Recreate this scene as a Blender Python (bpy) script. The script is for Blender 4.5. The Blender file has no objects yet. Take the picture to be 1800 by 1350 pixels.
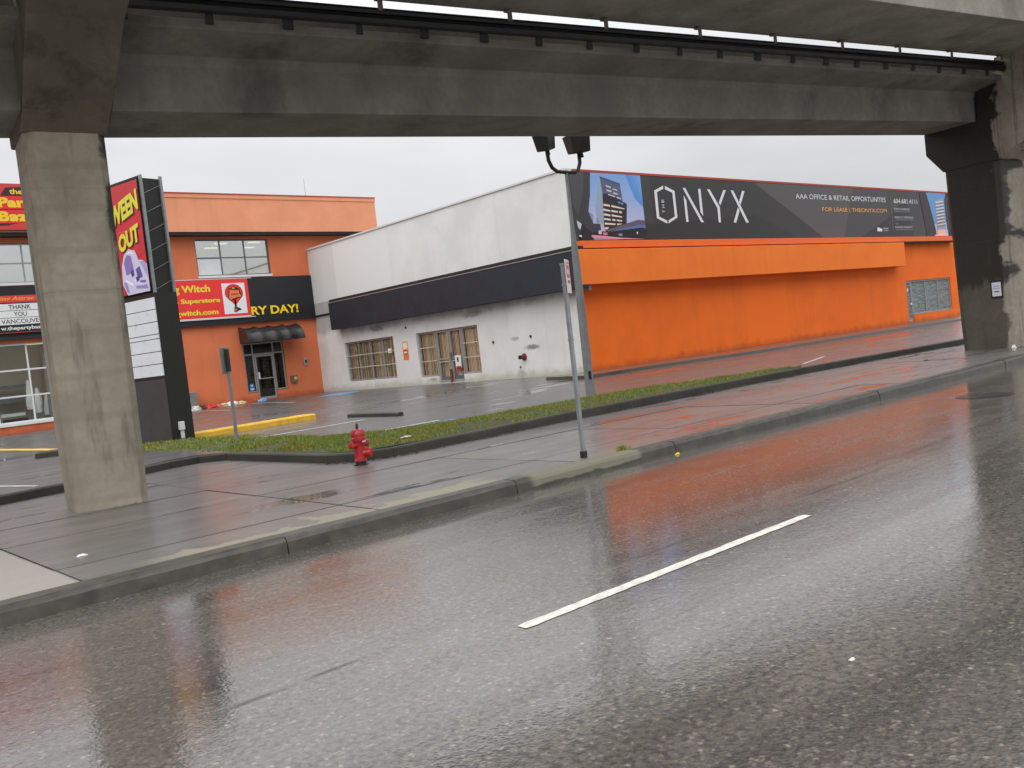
import bpy, math, random
import numpy as np
from mathutils import Vector, Matrix
random.seed(7); rng = np.random.default_rng(7)
scene = bpy.context.scene
COL = scene.collection
R = math.radians

# ------------------------------------------------------------------ camera
cam_d = bpy.data.cameras.new('camera'); cam = bpy.data.objects.new('camera', cam_d); COL.objects.link(cam)
cam_d.sensor_width = 36; cam_d.lens = 36 * 1597.0 / 1800; cam_d.clip_start = .05; cam_d.clip_end = 6000
cam.matrix_world = Matrix(((.7427, .1126, -.6601, 0), (-.6598, -.0438, -.7502, 0), (-.1134, .9927, .0417, 1.75), (0, 0, 0, 1)))
def _orth():
    x = Vector((.743, -.659, -.113)); z = Vector((-.659, -.751, .042))
    z.normalize(); x = (x - z * x.dot(z)).normalized(); y = z.cross(x)
    m = Matrix((x, y, z)).transposed().to_4x4(); m.translation = (0, 0, 1.75); return m
cam.matrix_world = _orth()
scene.camera = cam

# ------------------------------------------------------------------ overcast sky, weak wide sun, exposure
SUN_EL, SUN_AZ = R(48), R(215)          # direction the light comes from (azimuth from +X, counter-clockwise)
world = bpy.data.worlds.new('World'); scene.world = world; world.use_nodes = True
nt = world.node_tree; nt.nodes.clear()
def wn(t, **k):
    n = nt.nodes.new(t)
    for a, b in k.items(): setattr(n, a, b)
    return n
sky = wn('ShaderNodeTexSky', sky_type='NISHITA', sun_disc=False, sun_elevation=SUN_EL, sun_rotation=R(90) - SUN_AZ,
         air_density=1.5, dust_density=6.0)
bg1 = wn('ShaderNodeBackground'); bg1.inputs['Strength'].default_value = .05
nt.links.new(sky.outputs[0], bg1.inputs['Color'])
tc = wn('ShaderNodeTexCoord'); sep = wn('ShaderNodeSeparateXYZ'); nt.links.new(tc.outputs['Generated'], sep.inputs[0])
mx = wn('ShaderNodeMath', operation='MAXIMUM'); mx.inputs[1].default_value = 0; nt.links.new(sep.outputs['Z'], mx.inputs[0])
pw_ = wn('ShaderNodeMath', operation='POWER'); pw_.inputs[1].default_value = 1.35; nt.links.new(mx.outputs[0], pw_.inputs[0])
ma = wn('ShaderNodeMath', operation='MULTIPLY_ADD'); ma.inputs[1].default_value = 2.0; ma.inputs[2].default_value = .64
nt.links.new(pw_.outputs[0], ma.inputs[0])                        # overcast luminance: brighter towards the zenith
mp = wn('ShaderNodeMapping'); mp.inputs['Scale'].default_value = (2, 2, 7); nt.links.new(tc.outputs['Generated'], mp.inputs[0])
cn = wn('ShaderNodeTexNoise'); cn.inputs['Scale'].default_value = 1.6; cn.inputs['Detail'].default_value = 5; nt.links.new(mp.outputs[0], cn.inputs['Vector'])
cm = wn('ShaderNodeMapRange'); cm.inputs['From Min'].default_value = .3; cm.inputs['From Max'].default_value = .7
cm.inputs['To Min'].default_value = .90; cm.inputs['To Max'].default_value = 1.08; nt.links.new(cn.outputs['Fac'], cm.inputs['Value'])
mm = wn('ShaderNodeMath', operation='MULTIPLY'); nt.links.new(ma.outputs[0], mm.inputs[0]); nt.links.new(cm.outputs[0], mm.inputs[1])
bg2 = wn('ShaderNodeBackground'); bg2.inputs['Color'].default_value = (.955, .968, 1.0, 1); nt.links.new(mm.outputs[0], bg2.inputs['Strength'])
mixs = wn('ShaderNodeMixShader'); mixs.inputs[0].default_value = .93
nt.links.new(bg1.outputs[0], mixs.inputs[1]); nt.links.new(bg2.outputs[0], mixs.inputs[2])
out = wn('ShaderNodeOutputWorld'); nt.links.new(mixs.outputs[0], out.inputs['Surface'])
sd = bpy.data.lights.new('sun', 'SUN'); sd.energy = 1.0; sd.angle = R(60); sd.color = (1, .97, .93)
sun = bpy.data.objects.new('sun', sd); COL.objects.link(sun)
sdir = Vector((math.cos(SUN_EL) * math.cos(SUN_AZ), math.cos(SUN_EL) * math.sin(SUN_AZ), math.sin(SUN_EL)))
sun.location = sdir * 60; sun.rotation_euler = sdir.to_track_quat('Z', 'Y').to_euler()
vs = scene.view_settings; vs.view_transform = 'Standard'; vs.look = 'None'; vs.exposure = 0.0; vs.gamma = 1; vs.use_curve_mapping = False

# ------------------------------------------------------------------ helpers
def s2l(c):
    return tuple(((v / 255) / 12.92 if v / 255 <= .04045 else ((v / 255 + .055) / 1.055) ** 2.4) for v in c)
class MT:
    """small node-graph builder round a Principled BSDF"""
    def __init__(s, name):
        s.m = bpy.data.materials.new(name); s.m.use_nodes = True; s.t = s.m.node_tree
        s.b = s.t.nodes['Principled BSDF']; s._pos = None
    def n(s, t, **k):
        x = s.t.nodes.new(t)
        for a, b in k.items(): setattr(x, a, b)
        return x
    def link(s, a, b): s.t.links.new(a, b)
    def put(s, v, sock):
        if hasattr(v, 'is_output') or isinstance(v, bpy.types.NodeSocket): s.link(v, sock)
        elif isinstance(v, (tuple, list)) and sock.type == 'RGBA': sock.default_value = tuple(v)[:3] + (1,)
        else: sock.default_value = v
    def pos(s, sc=(1, 1, 1)):
        if s._pos is None: s._pos = s.n('ShaderNodeNewGeometry').outputs['Position']
        if sc == (1, 1, 1): return s._pos
        v = s.n('ShaderNodeVectorMath', operation='MULTIPLY'); s.link(s._pos, v.inputs[0]); v.inputs[1].default_value = sc
        return v.outputs[0]
    def xyz(s):
        x = s.n('ShaderNodeSeparateXYZ'); s.link(s.pos(), x.inputs[0]); return x.outputs
    def noise(s, scale, detail=4, sc=(1, 1, 1), rough=.55):
        x = s.n('ShaderNodeTexNoise'); s.link(s.pos(sc), x.inputs['Vector'])
        x.inputs['Scale'].default_value = scale; x.inputs['Detail'].default_value = detail; x.inputs['Roughness'].default_value = rough
        return x.outputs['Fac']
    def voro(s, scale, sc=(1, 1, 1), out='Distance'):
        x = s.n('ShaderNodeTexVoronoi'); s.link(s.pos(sc), x.inputs['Vector']); x.inputs['Scale'].default_value = scale
        return x.outputs[out]
    def math(s, op, a, b=0.0, clamp=False):
        x = s.n('ShaderNodeMath', operation=op); x.use_clamp = clamp; s.put(a, x.inputs[0]); s.put(b, x.inputs[1]); return x.outputs[0]
    def ramp(s, v, a, b, lo=0.0, hi=1.0, smooth=True):
        x = s.n('ShaderNodeMapRange'); x.interpolation_type = 'SMOOTHSTEP' if smooth else 'LINEAR'
        s.put(v, x.inputs['Value']); x.inputs['From Min'].default_value = a; x.inputs['From Max'].default_value = b
        x.inputs['To Min'].default_value = lo; x.inputs['To Max'].default_value = hi; return x.outputs[0]
    def mix(s, f, a, b, mode='MIX'):
        x = s.n('ShaderNodeMix', data_type='RGBA', blend_type=mode); s.put(f, x.inputs[0]); s.put(a, x.inputs[6]); s.put(b, x.inputs[7]); return x.outputs[2]
    def bump(s, h, strength=.3, dist=.01, nrm=None):
        x = s.n('ShaderNodeBump'); s.put(h, x.inputs['Height']); x.inputs['Strength'].default_value = strength; x.inputs['Distance'].default_value = dist
        if nrm: s.link(nrm, x.inputs['Normal'])
        return x.outputs[0]
    def set(s, **k):
        names = dict(color='Base Color', rough='Roughness', metal='Metallic', normal='Normal', spec='Specular IOR Level', coat='Coat Weight',
                     coatr='Coat Roughness', coatn='Coat Normal', emit='Emission Color', emits='Emission Strength', alpha='Alpha', trans='Transmission Weight')
        for a, v in k.items(): s.put(v, s.b.inputs[names[a]])
        return s.m
def simple(name, col, rough=.6, var=.12, scale=2.5, bump=.15, bscale=90, metal=0, spec=.5, streak=0.0, dirt=(.1, .09, .08), coat=0.0):
    m = MT(name); n1 = m.noise(scale, 5); n2 = m.noise(scale * 14, 3)
    f = m.ramp(m.math('ADD', m.math('MULTIPLY', n1, .75), m.math('MULTIPLY', n2, .25)), .3, .7, smooth=False)
    c = m.mix(f, tuple(x * (1 - var) for x in col), tuple(min(.95, x * (1 + var)) for x in col))
    if streak:
        st = m.noise(1.0, 4, (5, 5, .35)); c = m.mix(m.ramp(st, .5, .75, 0, streak), c, dirt)
    kw = dict(color=c, rough=m.ramp(n1, .3, .7, max(.05, rough - .1), min(1, rough + .1)), metal=metal, spec=spec)
    if bump: kw['normal'] = m.bump(m.noise(bscale, 3), bump, .004)
    if coat: kw['coat'] = coat; kw['coatr'] = .15
    return m.set(**kw)

class MB:
    def __init__(s): s.v = []; s.f = []; s.c = []; s.cur = None
    def add(s, vs, fs):
        o = len(s.v); s.v += [tuple(map(float, p)) for p in vs]; s.f += [tuple(i + o for i in f) for f in fs]
        s.c += [s.cur] * len(fs); return s
    def box(s, x0, x1, y0, y1, z0, z1):
        return s.add([(x0, y0, z0), (x1, y0, z0), (x1, y1, z0), (x0, y1, z0), (x0, y0, z1), (x1, y0, z1), (x1, y1, z1), (x0, y1, z1)],
                     [(0, 3, 2, 1), (4, 5, 6, 7), (0, 1, 5, 4), (1, 2, 6, 5), (2, 3, 7, 6), (3, 0, 4, 7)])
    def obox(s, c, ax, ay, az, hx, hy, hz):
        c, ax, ay, az = Vector(c), Vector(ax).normalized(), Vector(ay).normalized(), Vector(az).normalized()
        P = [c + ax * (i * hx) + ay * (j * hy) + az * (k * hz) for k in (-1, 1) for (i, j) in ((-1, -1), (1, -1), (1, 1), (-1, 1))]
        return s.add(P, [(0, 3, 2, 1), (4, 5, 6, 7), (0, 1, 5, 4), (1, 2, 6, 5), (2, 3, 7, 6), (3, 0, 4, 7)])
    def loft(s, rings, caps=True, closed=True):
        n = len(rings[0]); V = [p for r in rings for p in r]; F = []
        for k in range(len(rings) - 1):
            for i in range(n if closed else n - 1):
                j = (i + 1) % n; F.append((k * n + i, k * n + j, (k + 1) * n + j, (k + 1) * n + i))
        if caps: F.append(tuple(range(n))[::-1]); F.append(tuple(range((len(rings) - 1) * n, len(rings) * n)))
        return s.add(V, F)
    def tube(s, pts, r, n=8, caps=True):
        pts = [Vector(p) for p in pts]; rs = r if isinstance(r, (list, tuple)) else [r] * len(pts); rings = []
        prev = None
        for i, p in enumerate(pts):
            d = (pts[min(i + 1, len(pts) - 1)] - pts[max(i - 1, 0)]).normalized()
            a = prev if prev is not None else (Vector((0, 0, 1)) if abs(d.z) < .9 else Vector((1, 0, 0)))
            a = (a - d * a.dot(d)).normalized(); prev = a; b = d.cross(a)
            rings.append([p + (a * math.cos(2 * math.pi * k / n) + b * math.sin(2 * math.pi * k / n)) * rs[i] for k in range(n)])
        return s.loft(rings, caps)
    def lathe(s, base, axis, prof, n=16):
        base, d = Vector(base), Vector(axis).normalized(); a = Vector((0, 0, 1)) if abs(d.z) < .9 else Vector((1, 0, 0))
        a = (a - d * a.dot(d)).normalized(); b = d.cross(a)
        return s.loft([[base + d * h + (a * math.cos(2 * math.pi * k / n) + b * math.sin(2 * math.pi * k / n)) * max(r, .0005) for k in range(n)] for r, h in prof])
    def prism(s, poly, fn, d0, d1):
        """poly in 2-D, fn(a,b,d)->3-D; extruded from d0 to d1"""
        n = len(poly); V = [fn(a, b, d0) for a, b in poly] + [fn(a, b, d1) for a, b in poly]
        return s.add(V, [tuple(range(n)), tuple(range(2 * n - 1, n - 1, -1))] + [(i, i + n, (i + 1) % n + n, (i + 1) % n) for i in range(n)])
    def build(s, name, mat, parent=None, smooth=False, bevel=0.0):
        off = Vector((0, 0, 0)); q = parent
        while q is not None: off += q.location; q = q.parent
        me = bpy.data.meshes.new(name); me.from_pydata([tuple(Vector(p) - off) for p in s.v], [], s.f); me.validate(); 
        if any(c is not None for c in s.c) and len(me.polygons) == len(s.c):
            at = me.color_attributes.new('Col', 'FLOAT_COLOR', 'CORNER')
            for p, c in zip(me.polygons, s.c):
                for li in p.loop_indices: at.data[li].color = tuple(s2l(c or (255, 255, 255))) + (1,)
        import bmesh
        if all(c is None for c in s.c):
            bm = bmesh.new(); bm.from_mesh(me); bmesh.ops.recalc_face_normals(bm, faces=bm.faces); bm.to_mesh(me); bm.free()
        if smooth:
            for p in me.polygons: p.use_smooth = True
        o = bpy.data.objects.new(name, me); COL.objects.link(o); me.materials.append(mat)
        if smooth: 
            try: me.set_sharp_from_angle(angle=R(38))
            except Exception: pass
        if bevel:
            bv = o.modifiers.new('bevel', 'BEVEL'); bv.width = bevel; bv.segments = 2; bv.limit_method = 'ANGLE'
        if parent is not None: o.parent = parent
        return o
def tag(o, label=None, cat=None, group=None, kind=None):
    if label: o['label'] = label
    if cat: o['category'] = cat
    if group: o['group'] = group
    if kind: o['kind'] = kind
    return o
def thing(name, loc, label, cat, group=None, kind=None):
    o = bpy.data.objects.new(name, None); o.empty_display_size = .3; COL.objects.link(o); o.location = loc
    return tag(o, label, cat, group, kind)
_fc = {}
def glyphs(body, bold=0.0, shear=0.0, space=1.0):
    """text outline in the built-in font, scaled into the unit square"""
    k = (body, bold, shear, space)
    if k not in _fc:
        c = bpy.data.curves.new('t', 'FONT'); c.body = body; c.offset = bold; c.shear = shear; c.space_character = space; c.resolution_u = 3
        o = bpy.data.objects.new('t', c); COL.objects.link(o)
        me = bpy.data.meshes.new_from_object(o.evaluated_get(bpy.context.evaluated_depsgraph_get()))
        v = np.array([p.co[:2] for p in me.vertices]); f = [tuple(p.vertices) for p in me.polygons]
        lo, hi = v.min(0), v.max(0); v = (v - lo) / (hi - lo)
        bpy.data.objects.remove(o); bpy.data.curves.remove(c); bpy.data.meshes.remove(me); _fc[k] = (v, f)
    return _fc[k]
def text(mb, body, x0, x1, z0, z1, fn, d=0.0, bold=0.0, shear=0.0, space=1.0, warp=None):
    v, f = glyphs(body, bold, shear, space); P = []
    for a, b in v:
        x, z = x0 + a * (x1 - x0), z0 + b * (z1 - z0)
        if warp: x, z = warp(x, z, a, b)
        P.append(fn(x, z, d))
    mb.add(P, f); return mb
def wallgrid(mb, fn, a0, a1, z0, z1, holes, depth):
    """front sheet with rectangular openings and their reveals; fn(a,z,d)->3-D, d into the wall"""
    A = sorted({a0, a1, *[h[0] for h in holes], *[h[1] for h in holes]}); Z = sorted({z0, z1, *[h[2] for h in holes], *[h[3] for h in holes]})
    A = [a for a in A if a0 <= a <= a1]; Z = [z for z in Z if z0 <= z <= z1]
    def hole(i, j):
        if not (0 <= i < len(A) - 1 and 0 <= j < len(Z) - 1): return False
        a, z = (A[i] + A[i + 1]) / 2, (Z[j] + Z[j + 1]) / 2
        return any(h[0] < a < h[1] and h[2] < z < h[3] for h in holes)
    for i in range(len(A) - 1):
        for j in range(len(Z) - 1):
            a, b, c, e = A[i], A[i + 1], Z[j], Z[j + 1]
            if not hole(i, j): mb.add([fn(a, c, 0), fn(b, c, 0), fn(b, e, 0), fn(a, e, 0)], [(0, 1, 2, 3)]); continue
            for (di, dj, p, q) in ((-1, 0, (a, c), (a, e)), (1, 0, (b, e), (b, c)), (0, -1, (b, c), (a, c)), (0, 1, (a, e), (b, e))):
                if not hole(i + di, j + dj): mb.add([fn(*p, 0), fn(*q, 0), fn(*q, depth), fn(*p, depth)], [(0, 1, 2, 3)])
    return mb

# ------------------------------------------------------------------ materials
def wet_ground(name, dry, wet, agg_scale, road=False, slab=False):
    m = MT(name); X = m.xyz()
    big = m.noise(.55, 5, (.35, 1, 1)); mid = m.noise(2.2, 5, (.5, 1.3, 1)); fine = m.noise(55, 3)
    agg = m.voro(agg_scale, out='Color'); sa = m.n('ShaderNodeSeparateColor'); m.link(agg, sa.inputs[0])
    stone = m.ramp(sa.outputs[0], .72, 1.0, 0, 1)
    wetness = m.ramp(m.math('ADD', m.math('MULTIPLY', big, .6), m.math('MULTIPLY', mid, .4)), .38, .62)
    base = m.mix(wetness, dry, wet)
    base = m.mix(m.ramp(fine, .35, .7, 0, .5), base, tuple(x * .45 for x in wet))
    kw = {}
    if road:
        base = m.mix(m.math('MULTIPLY', stone, .5), base, m.mix(sa.outputs[1], (.12, .1, .08), (.36, .31, .25)))
        ag2 = m.voro(26, out='Color'); s2 = m.n('ShaderNodeSeparateColor'); m.link(ag2, s2.inputs[0])
        base = m.mix(m.math('MULTIPLY', m.ramp(s2.outputs[0], .8, 1.0), m.ramp(m.voro(26), .12, .5, .9, 0)), base, m.mix(s2.outputs[1], (.04, .037, .033), (.42, .38, .32)))
        base = m.mix(m.ramp(m.noise(24, 4), .46, .62, 0, .8), base, (.022, .018, .014))
        # ragged seam between the two lanes
        wig = m.math('MULTIPLY', m.math('SUBTRACT', m.noise(.8, 4, (1, 0, 0)), .5), .25)
        dy = m.math('ABSOLUTE', m.math('SUBTRACT', m.math('ADD', X['Y'], wig), 4.72))
        seam = m.math('MULTIPLY', m.ramp(dy, .01, .035, 1, 0), m.ramp(m.noise(1.3, 4), .5, .6)); seam = m.math('MULTIPLY', seam, .6)
        base = m.mix(m.math('MULTIPLY', seam, .95), base, (.012, .011, .01))
        tracks = m.math('ADD', m.math('MULTIPLY', m.noise(1.0, 3, (.06, 2.4, 1)), .65), m.math('MULTIPLY', m.noise(1.0, 4, (.5, 9, 1)), .35))
        rough = m.math('ADD', m.ramp(wetness, 0, 1, .3, .16), m.ramp(tracks, .42, .6, .22, 0))
        h = m.math('ADD', m.math('MULTIPLY', m.voro(agg_scale), .8), m.math('MULTIPLY', fine, .35))
        kw['normal'] = m.bump(h, .7, .012)
        film = m.bump(m.noise(7, 3, (.6, 1, 1)), .06, .02, m.bump(h, .042, .012))
        kw.update(coat=m.math('MULTIPLY', m.math('SUBTRACT', 1.0, m.math('MULTIPLY', seam, .8)), m.ramp(m.math('ADD', wetness, m.math('MULTIPLY', tracks, .6)), .25, 1.0, .8, 1.0)), coatr=m.math('MULTIPLY', m.math('MULTIPLY', rough, .30), m.ramp(X['Y'], 7.55, 7.85, 1.0, .3)), coatn=film, rough=.5, spec=.5); m.b.inputs['Coat IOR'].default_value = 2.1
    else:
        fl = m.bump(m.noise(14, 3), .05, .01)
        h = m.math('ADD', fine, m.math('MULTIPLY', m.voro(agg_scale), .5))
        kw['normal'] = m.bump(h, .3, .006)
        pud = m.ramp(m.math('ADD', m.math('MULTIPLY', big, .4), m.math('MULTIPLY', m.noise(1.6, 4, (.4, 1.5, 1)), .6)), .56, .61)
        kw.update(coat=m.math('ADD', m.math('MULTIPLY', wetness, .3), m.math('ADD', m.math('MULTIPLY', pud, .3), .6), True),
                  coatr=m.ramp(pud, 0, 1, .27, .03), coatn=fl, rough=.5); m.b.inputs['Coat IOR'].default_value = 1.6
    if slab:
        inf = m.n('ShaderNodeObjectInfo'); base = m.mix(m.ramp(inf.outputs['Random'], 0, 1, .0, .35, False), base, m.mix(1, base, (1.9, 1.8, 1.65), 'MULTIPLY'))
        # strip kept dry by the girder overhead
        ed = m.math('ADD', X['Y'], m.math('MULTIPLY', m.math('SUBTRACT', m.noise(.9, 5), .5), 2.2))
        d1 = m.math('MULTIPLY', m.ramp(ed, 8.74, 8.80, 1, 0), m.math('MULTIPLY', m.ramp(X['X'], 2.6, 3.3), m.ramp(m.math('ADD', X['X'], m.math('MULTIPLY', mid, 2)), 7.6, 8.6, 1, 0)))
        d2 = m.ramp(m.math('ADD', X['X'], m.math('MULTIPLY', m.noise(3, 2), .06)), 2.2, 2.26, .65, 0)
        dr = m.math('MAXIMUM', d1, d2)
        base = m.mix(dr, base, m.mix(fine, (.24, .22, .165), (.31, .285, .215)))
        base = m.mix(d2, base, m.mix(fine, (.36, .325, .30), (.45, .41, .375)))
        kw['coat'] = m.math('MULTIPLY', kw['coat'], m.math('SUBTRACT', 1.0, m.math('MULTIPLY', dr, .9)))
        kw['rough'] = m.ramp(dr, 0, 1, .5, .85)
    return m.set(color=base, **kw)
M = {}
M['road'] = wet_ground('wet_asphalt', (.135, .116, .093), (.052, .044, .035), 50, road=True)
M['lot'] = wet_ground('wet_lot_asphalt', (.095, .092, .086), (.05, .049, .047), 80)
M['slab'] = wet_ground('wet_paving', (.165, .155, .143), (.095, .09, .085), 120, slab=True)
M['walk'] = wet_ground('wet_walkway', (.10, .088, .072), (.06, .052, .044), 90)
M['underlay'] = simple('paving_underlay', (.018, .017, .016), .8)
M['soil'] = simple('verge_soil', (.065, .075, .022), .95, .5, 6, .6, 30)
M['farground'] = simple('far_ground', (.07, .07, .066), .7, .3, .2)
def concrete(name, col, stain, amount, streak_sc=(2.2, 2.2, .12), wet=0.0, lines=0.0, rough=.85, edge=0.0):
    m = MT(name); n1 = m.noise(1.1, 6); n2 = m.noise(9, 5); n3 = m.noise(70, 2)
    c = m.mix(m.ramp(n1, .3, .7), tuple(x * .8 for x in col), tuple(x * 1.12 for x in col))
    c = m.mix(m.ramp(n2, .35, .75, 0, .35), c, tuple(x * .62 for x in col))
    st = m.noise(1.0, 6, streak_sc, .65); c = m.mix(m.ramp(st, .5, .66, 0, amount), c, stain)
    if lines:   # faint board marks of the formwork
        w = m.n('ShaderNodeTexWave', wave_type='BANDS', bands_direction='Z'); m.link(m.pos(), w.inputs['Vector']); w.inputs['Scale'].default_value = lines
        w.inputs['Distortion'].default_value = .6; w.inputs['Detail'].default_value = 2
        c = m.mix(m.ramp(w.outputs['Fac'], .86, 1.0, 0, .22), c, tuple(x * .5 for x in col))
    if edge:   # damp grime that has run down one arris
        X = m.xyz(); uu = m.math('ADD', m.math('MULTIPLY', X['X'], .9922), m.math('MULTIPLY', X['Y'], -.1246))
        e = m.math('ADD', uu, m.math('MULTIPLY', m.math('SUBTRACT', m.noise(2.2, 6, (1, 1, .8), .7), .5), .55))
        c = m.mix(m.math('MULTIPLY', m.ramp(e, edge, edge + .1), m.ramp(m.math('ADD', X['Z'], m.math('MULTIPLY', n1, 1.5)), 2.6, 4.2, .1, .85)), c, (.022, .019, .014))
        c = m.mix(m.math('MULTIPLY', m.ramp(m.math('ADD', X['Z'], m.math('MULTIPLY', n2, .18)), .26, .2), .8), c, (.06, .055, .035))
    h = m.math('ADD', m.math('MULTIPLY', n2, .6), m.math('MULTIPLY', n3, .4))
    return m.set(color=c, rough=rough, normal=m.bump(h, .45, .012), spec=.3)
M['column'] = concrete('column_concrete', (.37, .325, .255), (.06, .053, .04), .45, (3.0, 3.0, .5), lines=.55, edge=2.73)
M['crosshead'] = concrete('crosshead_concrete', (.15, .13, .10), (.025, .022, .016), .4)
M['girder_lit'] = concrete('sky_lit_girder_concrete', (.30, .275, .235), (.05, .045, .036), .4, (.5, .5, .25))  # lighter copy of the girder concrete, skylight on the near web put into its colour
M['girder'] = concrete('girder_concrete', (.225, .212, .185), (.035, .031, .025), .5, (.5, .5, .25))
def column_wet():
    m = MT('rain_stained_column'); X = m.xyz()
    n1 = m.noise(1.1, 6); n2 = m.noise(9, 5)
    c = m.mix(m.ramp(n1, .3, .7), (.25, .225, .18), (.36, .325, .265)); c = m.mix(m.ramp(n2, .35, .75, 0, .35), c, (.17, .15, .125))
    # rain runs down the end face: dark film with a ragged edge, thinner towards the foot
    ed = m.math('ADD', X['Y'], m.math('MULTIPLY', m.math('SUBTRACT', m.noise(1.6, 5, (0.2, 1, .9)), .5), 1.1))
    film = m.ramp(m.math('ADD', ed, m.math('MULTIPLY', X['Z'], .03)), 9.56, 9.66)
    low = m.ramp(m.math('ADD', X['Z'], m.math('MULTIPLY', m.noise(2.0, 4, (1, 1.5, .4)), 1.2)), 2.3, 2.7, .72, 1.0)
    c = m.mix(m.math('MULTIPLY', m.math('MULTIPLY', film, low), .93), c, (.012, .010, .007))
    st = m.noise(1.0, 5, (3, 3, .15), .65); c = m.mix(m.ramp(st, .52, .66, 0, .6), c, (.05, .045, .035))
    return m.set(color=c, rough=m.ramp(film, 0, 1, .85, .55), normal=m.bump(n2, .4, .01), spec=.3)
M['column_wet'] = column_wet()
M['kerb'] = concrete('kerb_concrete', (.06, .056, .045), (.03, .028, .02), .55, (1.5, 1.5, 1.5), rough=.55)
def road_kerb():
    m = MT('road_kerb_concrete'); X = m.xyz(); n = m.noise(6, 5); f = m.noise(60, 3)
    c = m.mix(m.ramp(n, .3, .7), (.036, .032, .024), (.066, .059, .045)); c = m.mix(m.ramp(f, .5, .75, 0, .4), c, (.03, .027, .02))
    wv = m.math('MULTIPLY', m.math('SUBTRACT', m.noise(2.2, 4), .5), .12)
    dry = m.math('MULTIPLY', m.ramp(m.math('ADD', X['Z'], wv), .035, .055), m.math('MULTIPLY', m.ramp(m.math('ADD', X['X'], wv), 7.2, 7.35), m.ramp(m.math('ADD', X['X'], wv), 9.2, 9.3, 1, 0)))
    c = m.mix(dry, c, m.mix(f, (.15, .138, .10), (.21, .195, .145)))
    return m.set(color=c, rough=m.ramp(dry, 0, 1, .5, .9), normal=m.bump(n, .4, .01), coat=m.ramp(dry, 0, 1, .25, 0), coatr=.3)
M['road_kerb'] = road_kerb()
M['yellow_kerb'] = simple('yellow_kerb_paint', (.72, .42, .03), .55, .15, 5, .3, 40, streak=.35, dirt=(.25, .14, .02))
M['line_paint'] = simple('white_line_paint', (.64, .62, .56), .5, .3, 14, .4, 120)
M['lot_paint'] = simple('worn_lot_paint', (.55, .55, .53), .5, .3, 9, .3, 120)
M['blue_paint'] = simple('blue_stall_paint', (.12, .28, .55), .5, .3, 9, .3, 120)
M['yellow_paint'] = simple('yellow_line_paint', (.75, .47, .05), .5, .15, 9, .3, 120)
ORANGE = (.92, .165, .013)
def stucco(name, col, dirtc, base_z=.55, rough=.75, patches=None, band=None, moss=True, blobs=(), streak=.16):
    m = MT(name); X = m.xyz(); n1 = m.noise(.8, 5); n2 = m.noise(7, 4); n3 = m.noise(60, 3)
    c = m.mix(m.ramp(n1, .3, .7), tuple(x * .93 for x in col), tuple(min(.95, x * 1.05) for x in col))
    c = m.mix(m.ramp(n2, .55, .8, 0, .1), c, tuple(x * .8 for x in col))
    c = m.mix(m.ramp(m.noise(1.0, 5, (2.5, 2.5, .16), .65), .52, .72, 0, streak), c, tuple(x * .55 for x in col))
    if patches: 
        for (axis, a, b, mul) in patches:
            f = m.math('MULTIPLY', m.ramp(X[axis], a, a + .03), m.ramp(X[axis], b, b + .03, 1, 0)); c = m.mix(f, c, tuple(x * mul for x in col))
    if moss:
        z = m.math('ADD', X['Z'], m.math('MULTIPLY', m.math('SUBTRACT', m.noise(2.5, 5), .5), .5))
        c = m.mix(m.ramp(z, base_z + .02, base_z + .35, .55, 0), c, dirtc)
    if band:   # ragged darkening that grows upwards past the band height
        z = m.math('ADD', X['Z'], m.math('MULTIPLY', m.math('SUBTRACT', m.noise(1.3, 5, (1, 1, .3)), .5), .9))
        c = m.mix(m.ramp(z, band - .25, band + .15, 0, .5), c, (.16, .155, .14))
    for (y, z, ry, rz, k) in blobs:    # soot and scuff marks
        dy = m.math('DIVIDE', m.math('SUBTRACT', X['Y'], y), ry); dz = m.math('DIVIDE', m.math('SUBTRACT', X['Z'], z), rz)
        d = m.math('ADD', m.math('SQRT', m.math('ADD', m.math('MULTIPLY', dy, dy), m.math('MULTIPLY', dz, dz))), m.math('MULTIPLY', m.math('SUBTRACT', m.noise(9, 5), .5), 1.1))
        c = m.mix(m.ramp(d, .35, 1.0, k, 0), c, (.10, .098, .09))
    return m.set(color=c, rough=rough, normal=m.bump(m.math('ADD', n3, m.math('MULTIPLY', n2, .8)), .22, .006), spec=.35)
M['orange'] = stucco('orange_stucco', ORANGE, (.30, .06, .015), patches=[('X', 31.2, 34.3, 1.04), ('X', 38.5, 40.2, .97)])
M['orange_canopy'] = stucco('orange_canopy_cladding', (.93, .205, .026), ORANGE, moss=False)
M['orange2'] = stucco('coral_stucco', (.70, .19, .08), (.35, .06, .025))
M['orange3'] = stucco('pale_coral_stucco', (.82, .335, .185), (.5, .2, .1), moss=False)
M['white_low'] = stucco('white_stucco', (.73, .725, .70), (.33, .33, .2), band=3.3, blobs=[(23.5, 1.62, .5, .12, .75), (24.35, 1.98, .28, .1, .5), (33.2, 3.15, .8, .2, .6), (26.6, 3.1, .9, .18, .5), (29.5, .75, .4, .08, .5), (24.2, .72, .3, .2, .35)])
M['white_up'] = stucco('white_cladding', (.73, .742, .722), (.4, .4, .35), moss=False, streak=.07, patches=[('Y', 36.0, 60, .93), ('Y', 31.6, 36.0, 1.02)])
M['navy'] = simple('navy_canopy_metal', (.016, .021, .031), .6, .12, 1.5, .1, 40)
M['black_band'] = simple('black_fascia', (.011, .012, .016), .5, .15, 2, .1, 50)
M['black_metal'] = simple('black_sign_metal', (.012, .0115, .010), .5, .2, 2, .1, 50)
M['dark_grey_metal'] = simple('dark_grey_sign_metal', (.045, .047, .05), .5, .15, 2, .1, 50)
M['coping'] = simple('white_coping', (.68, .68, .66), .45, .08, 2, 0)
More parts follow.
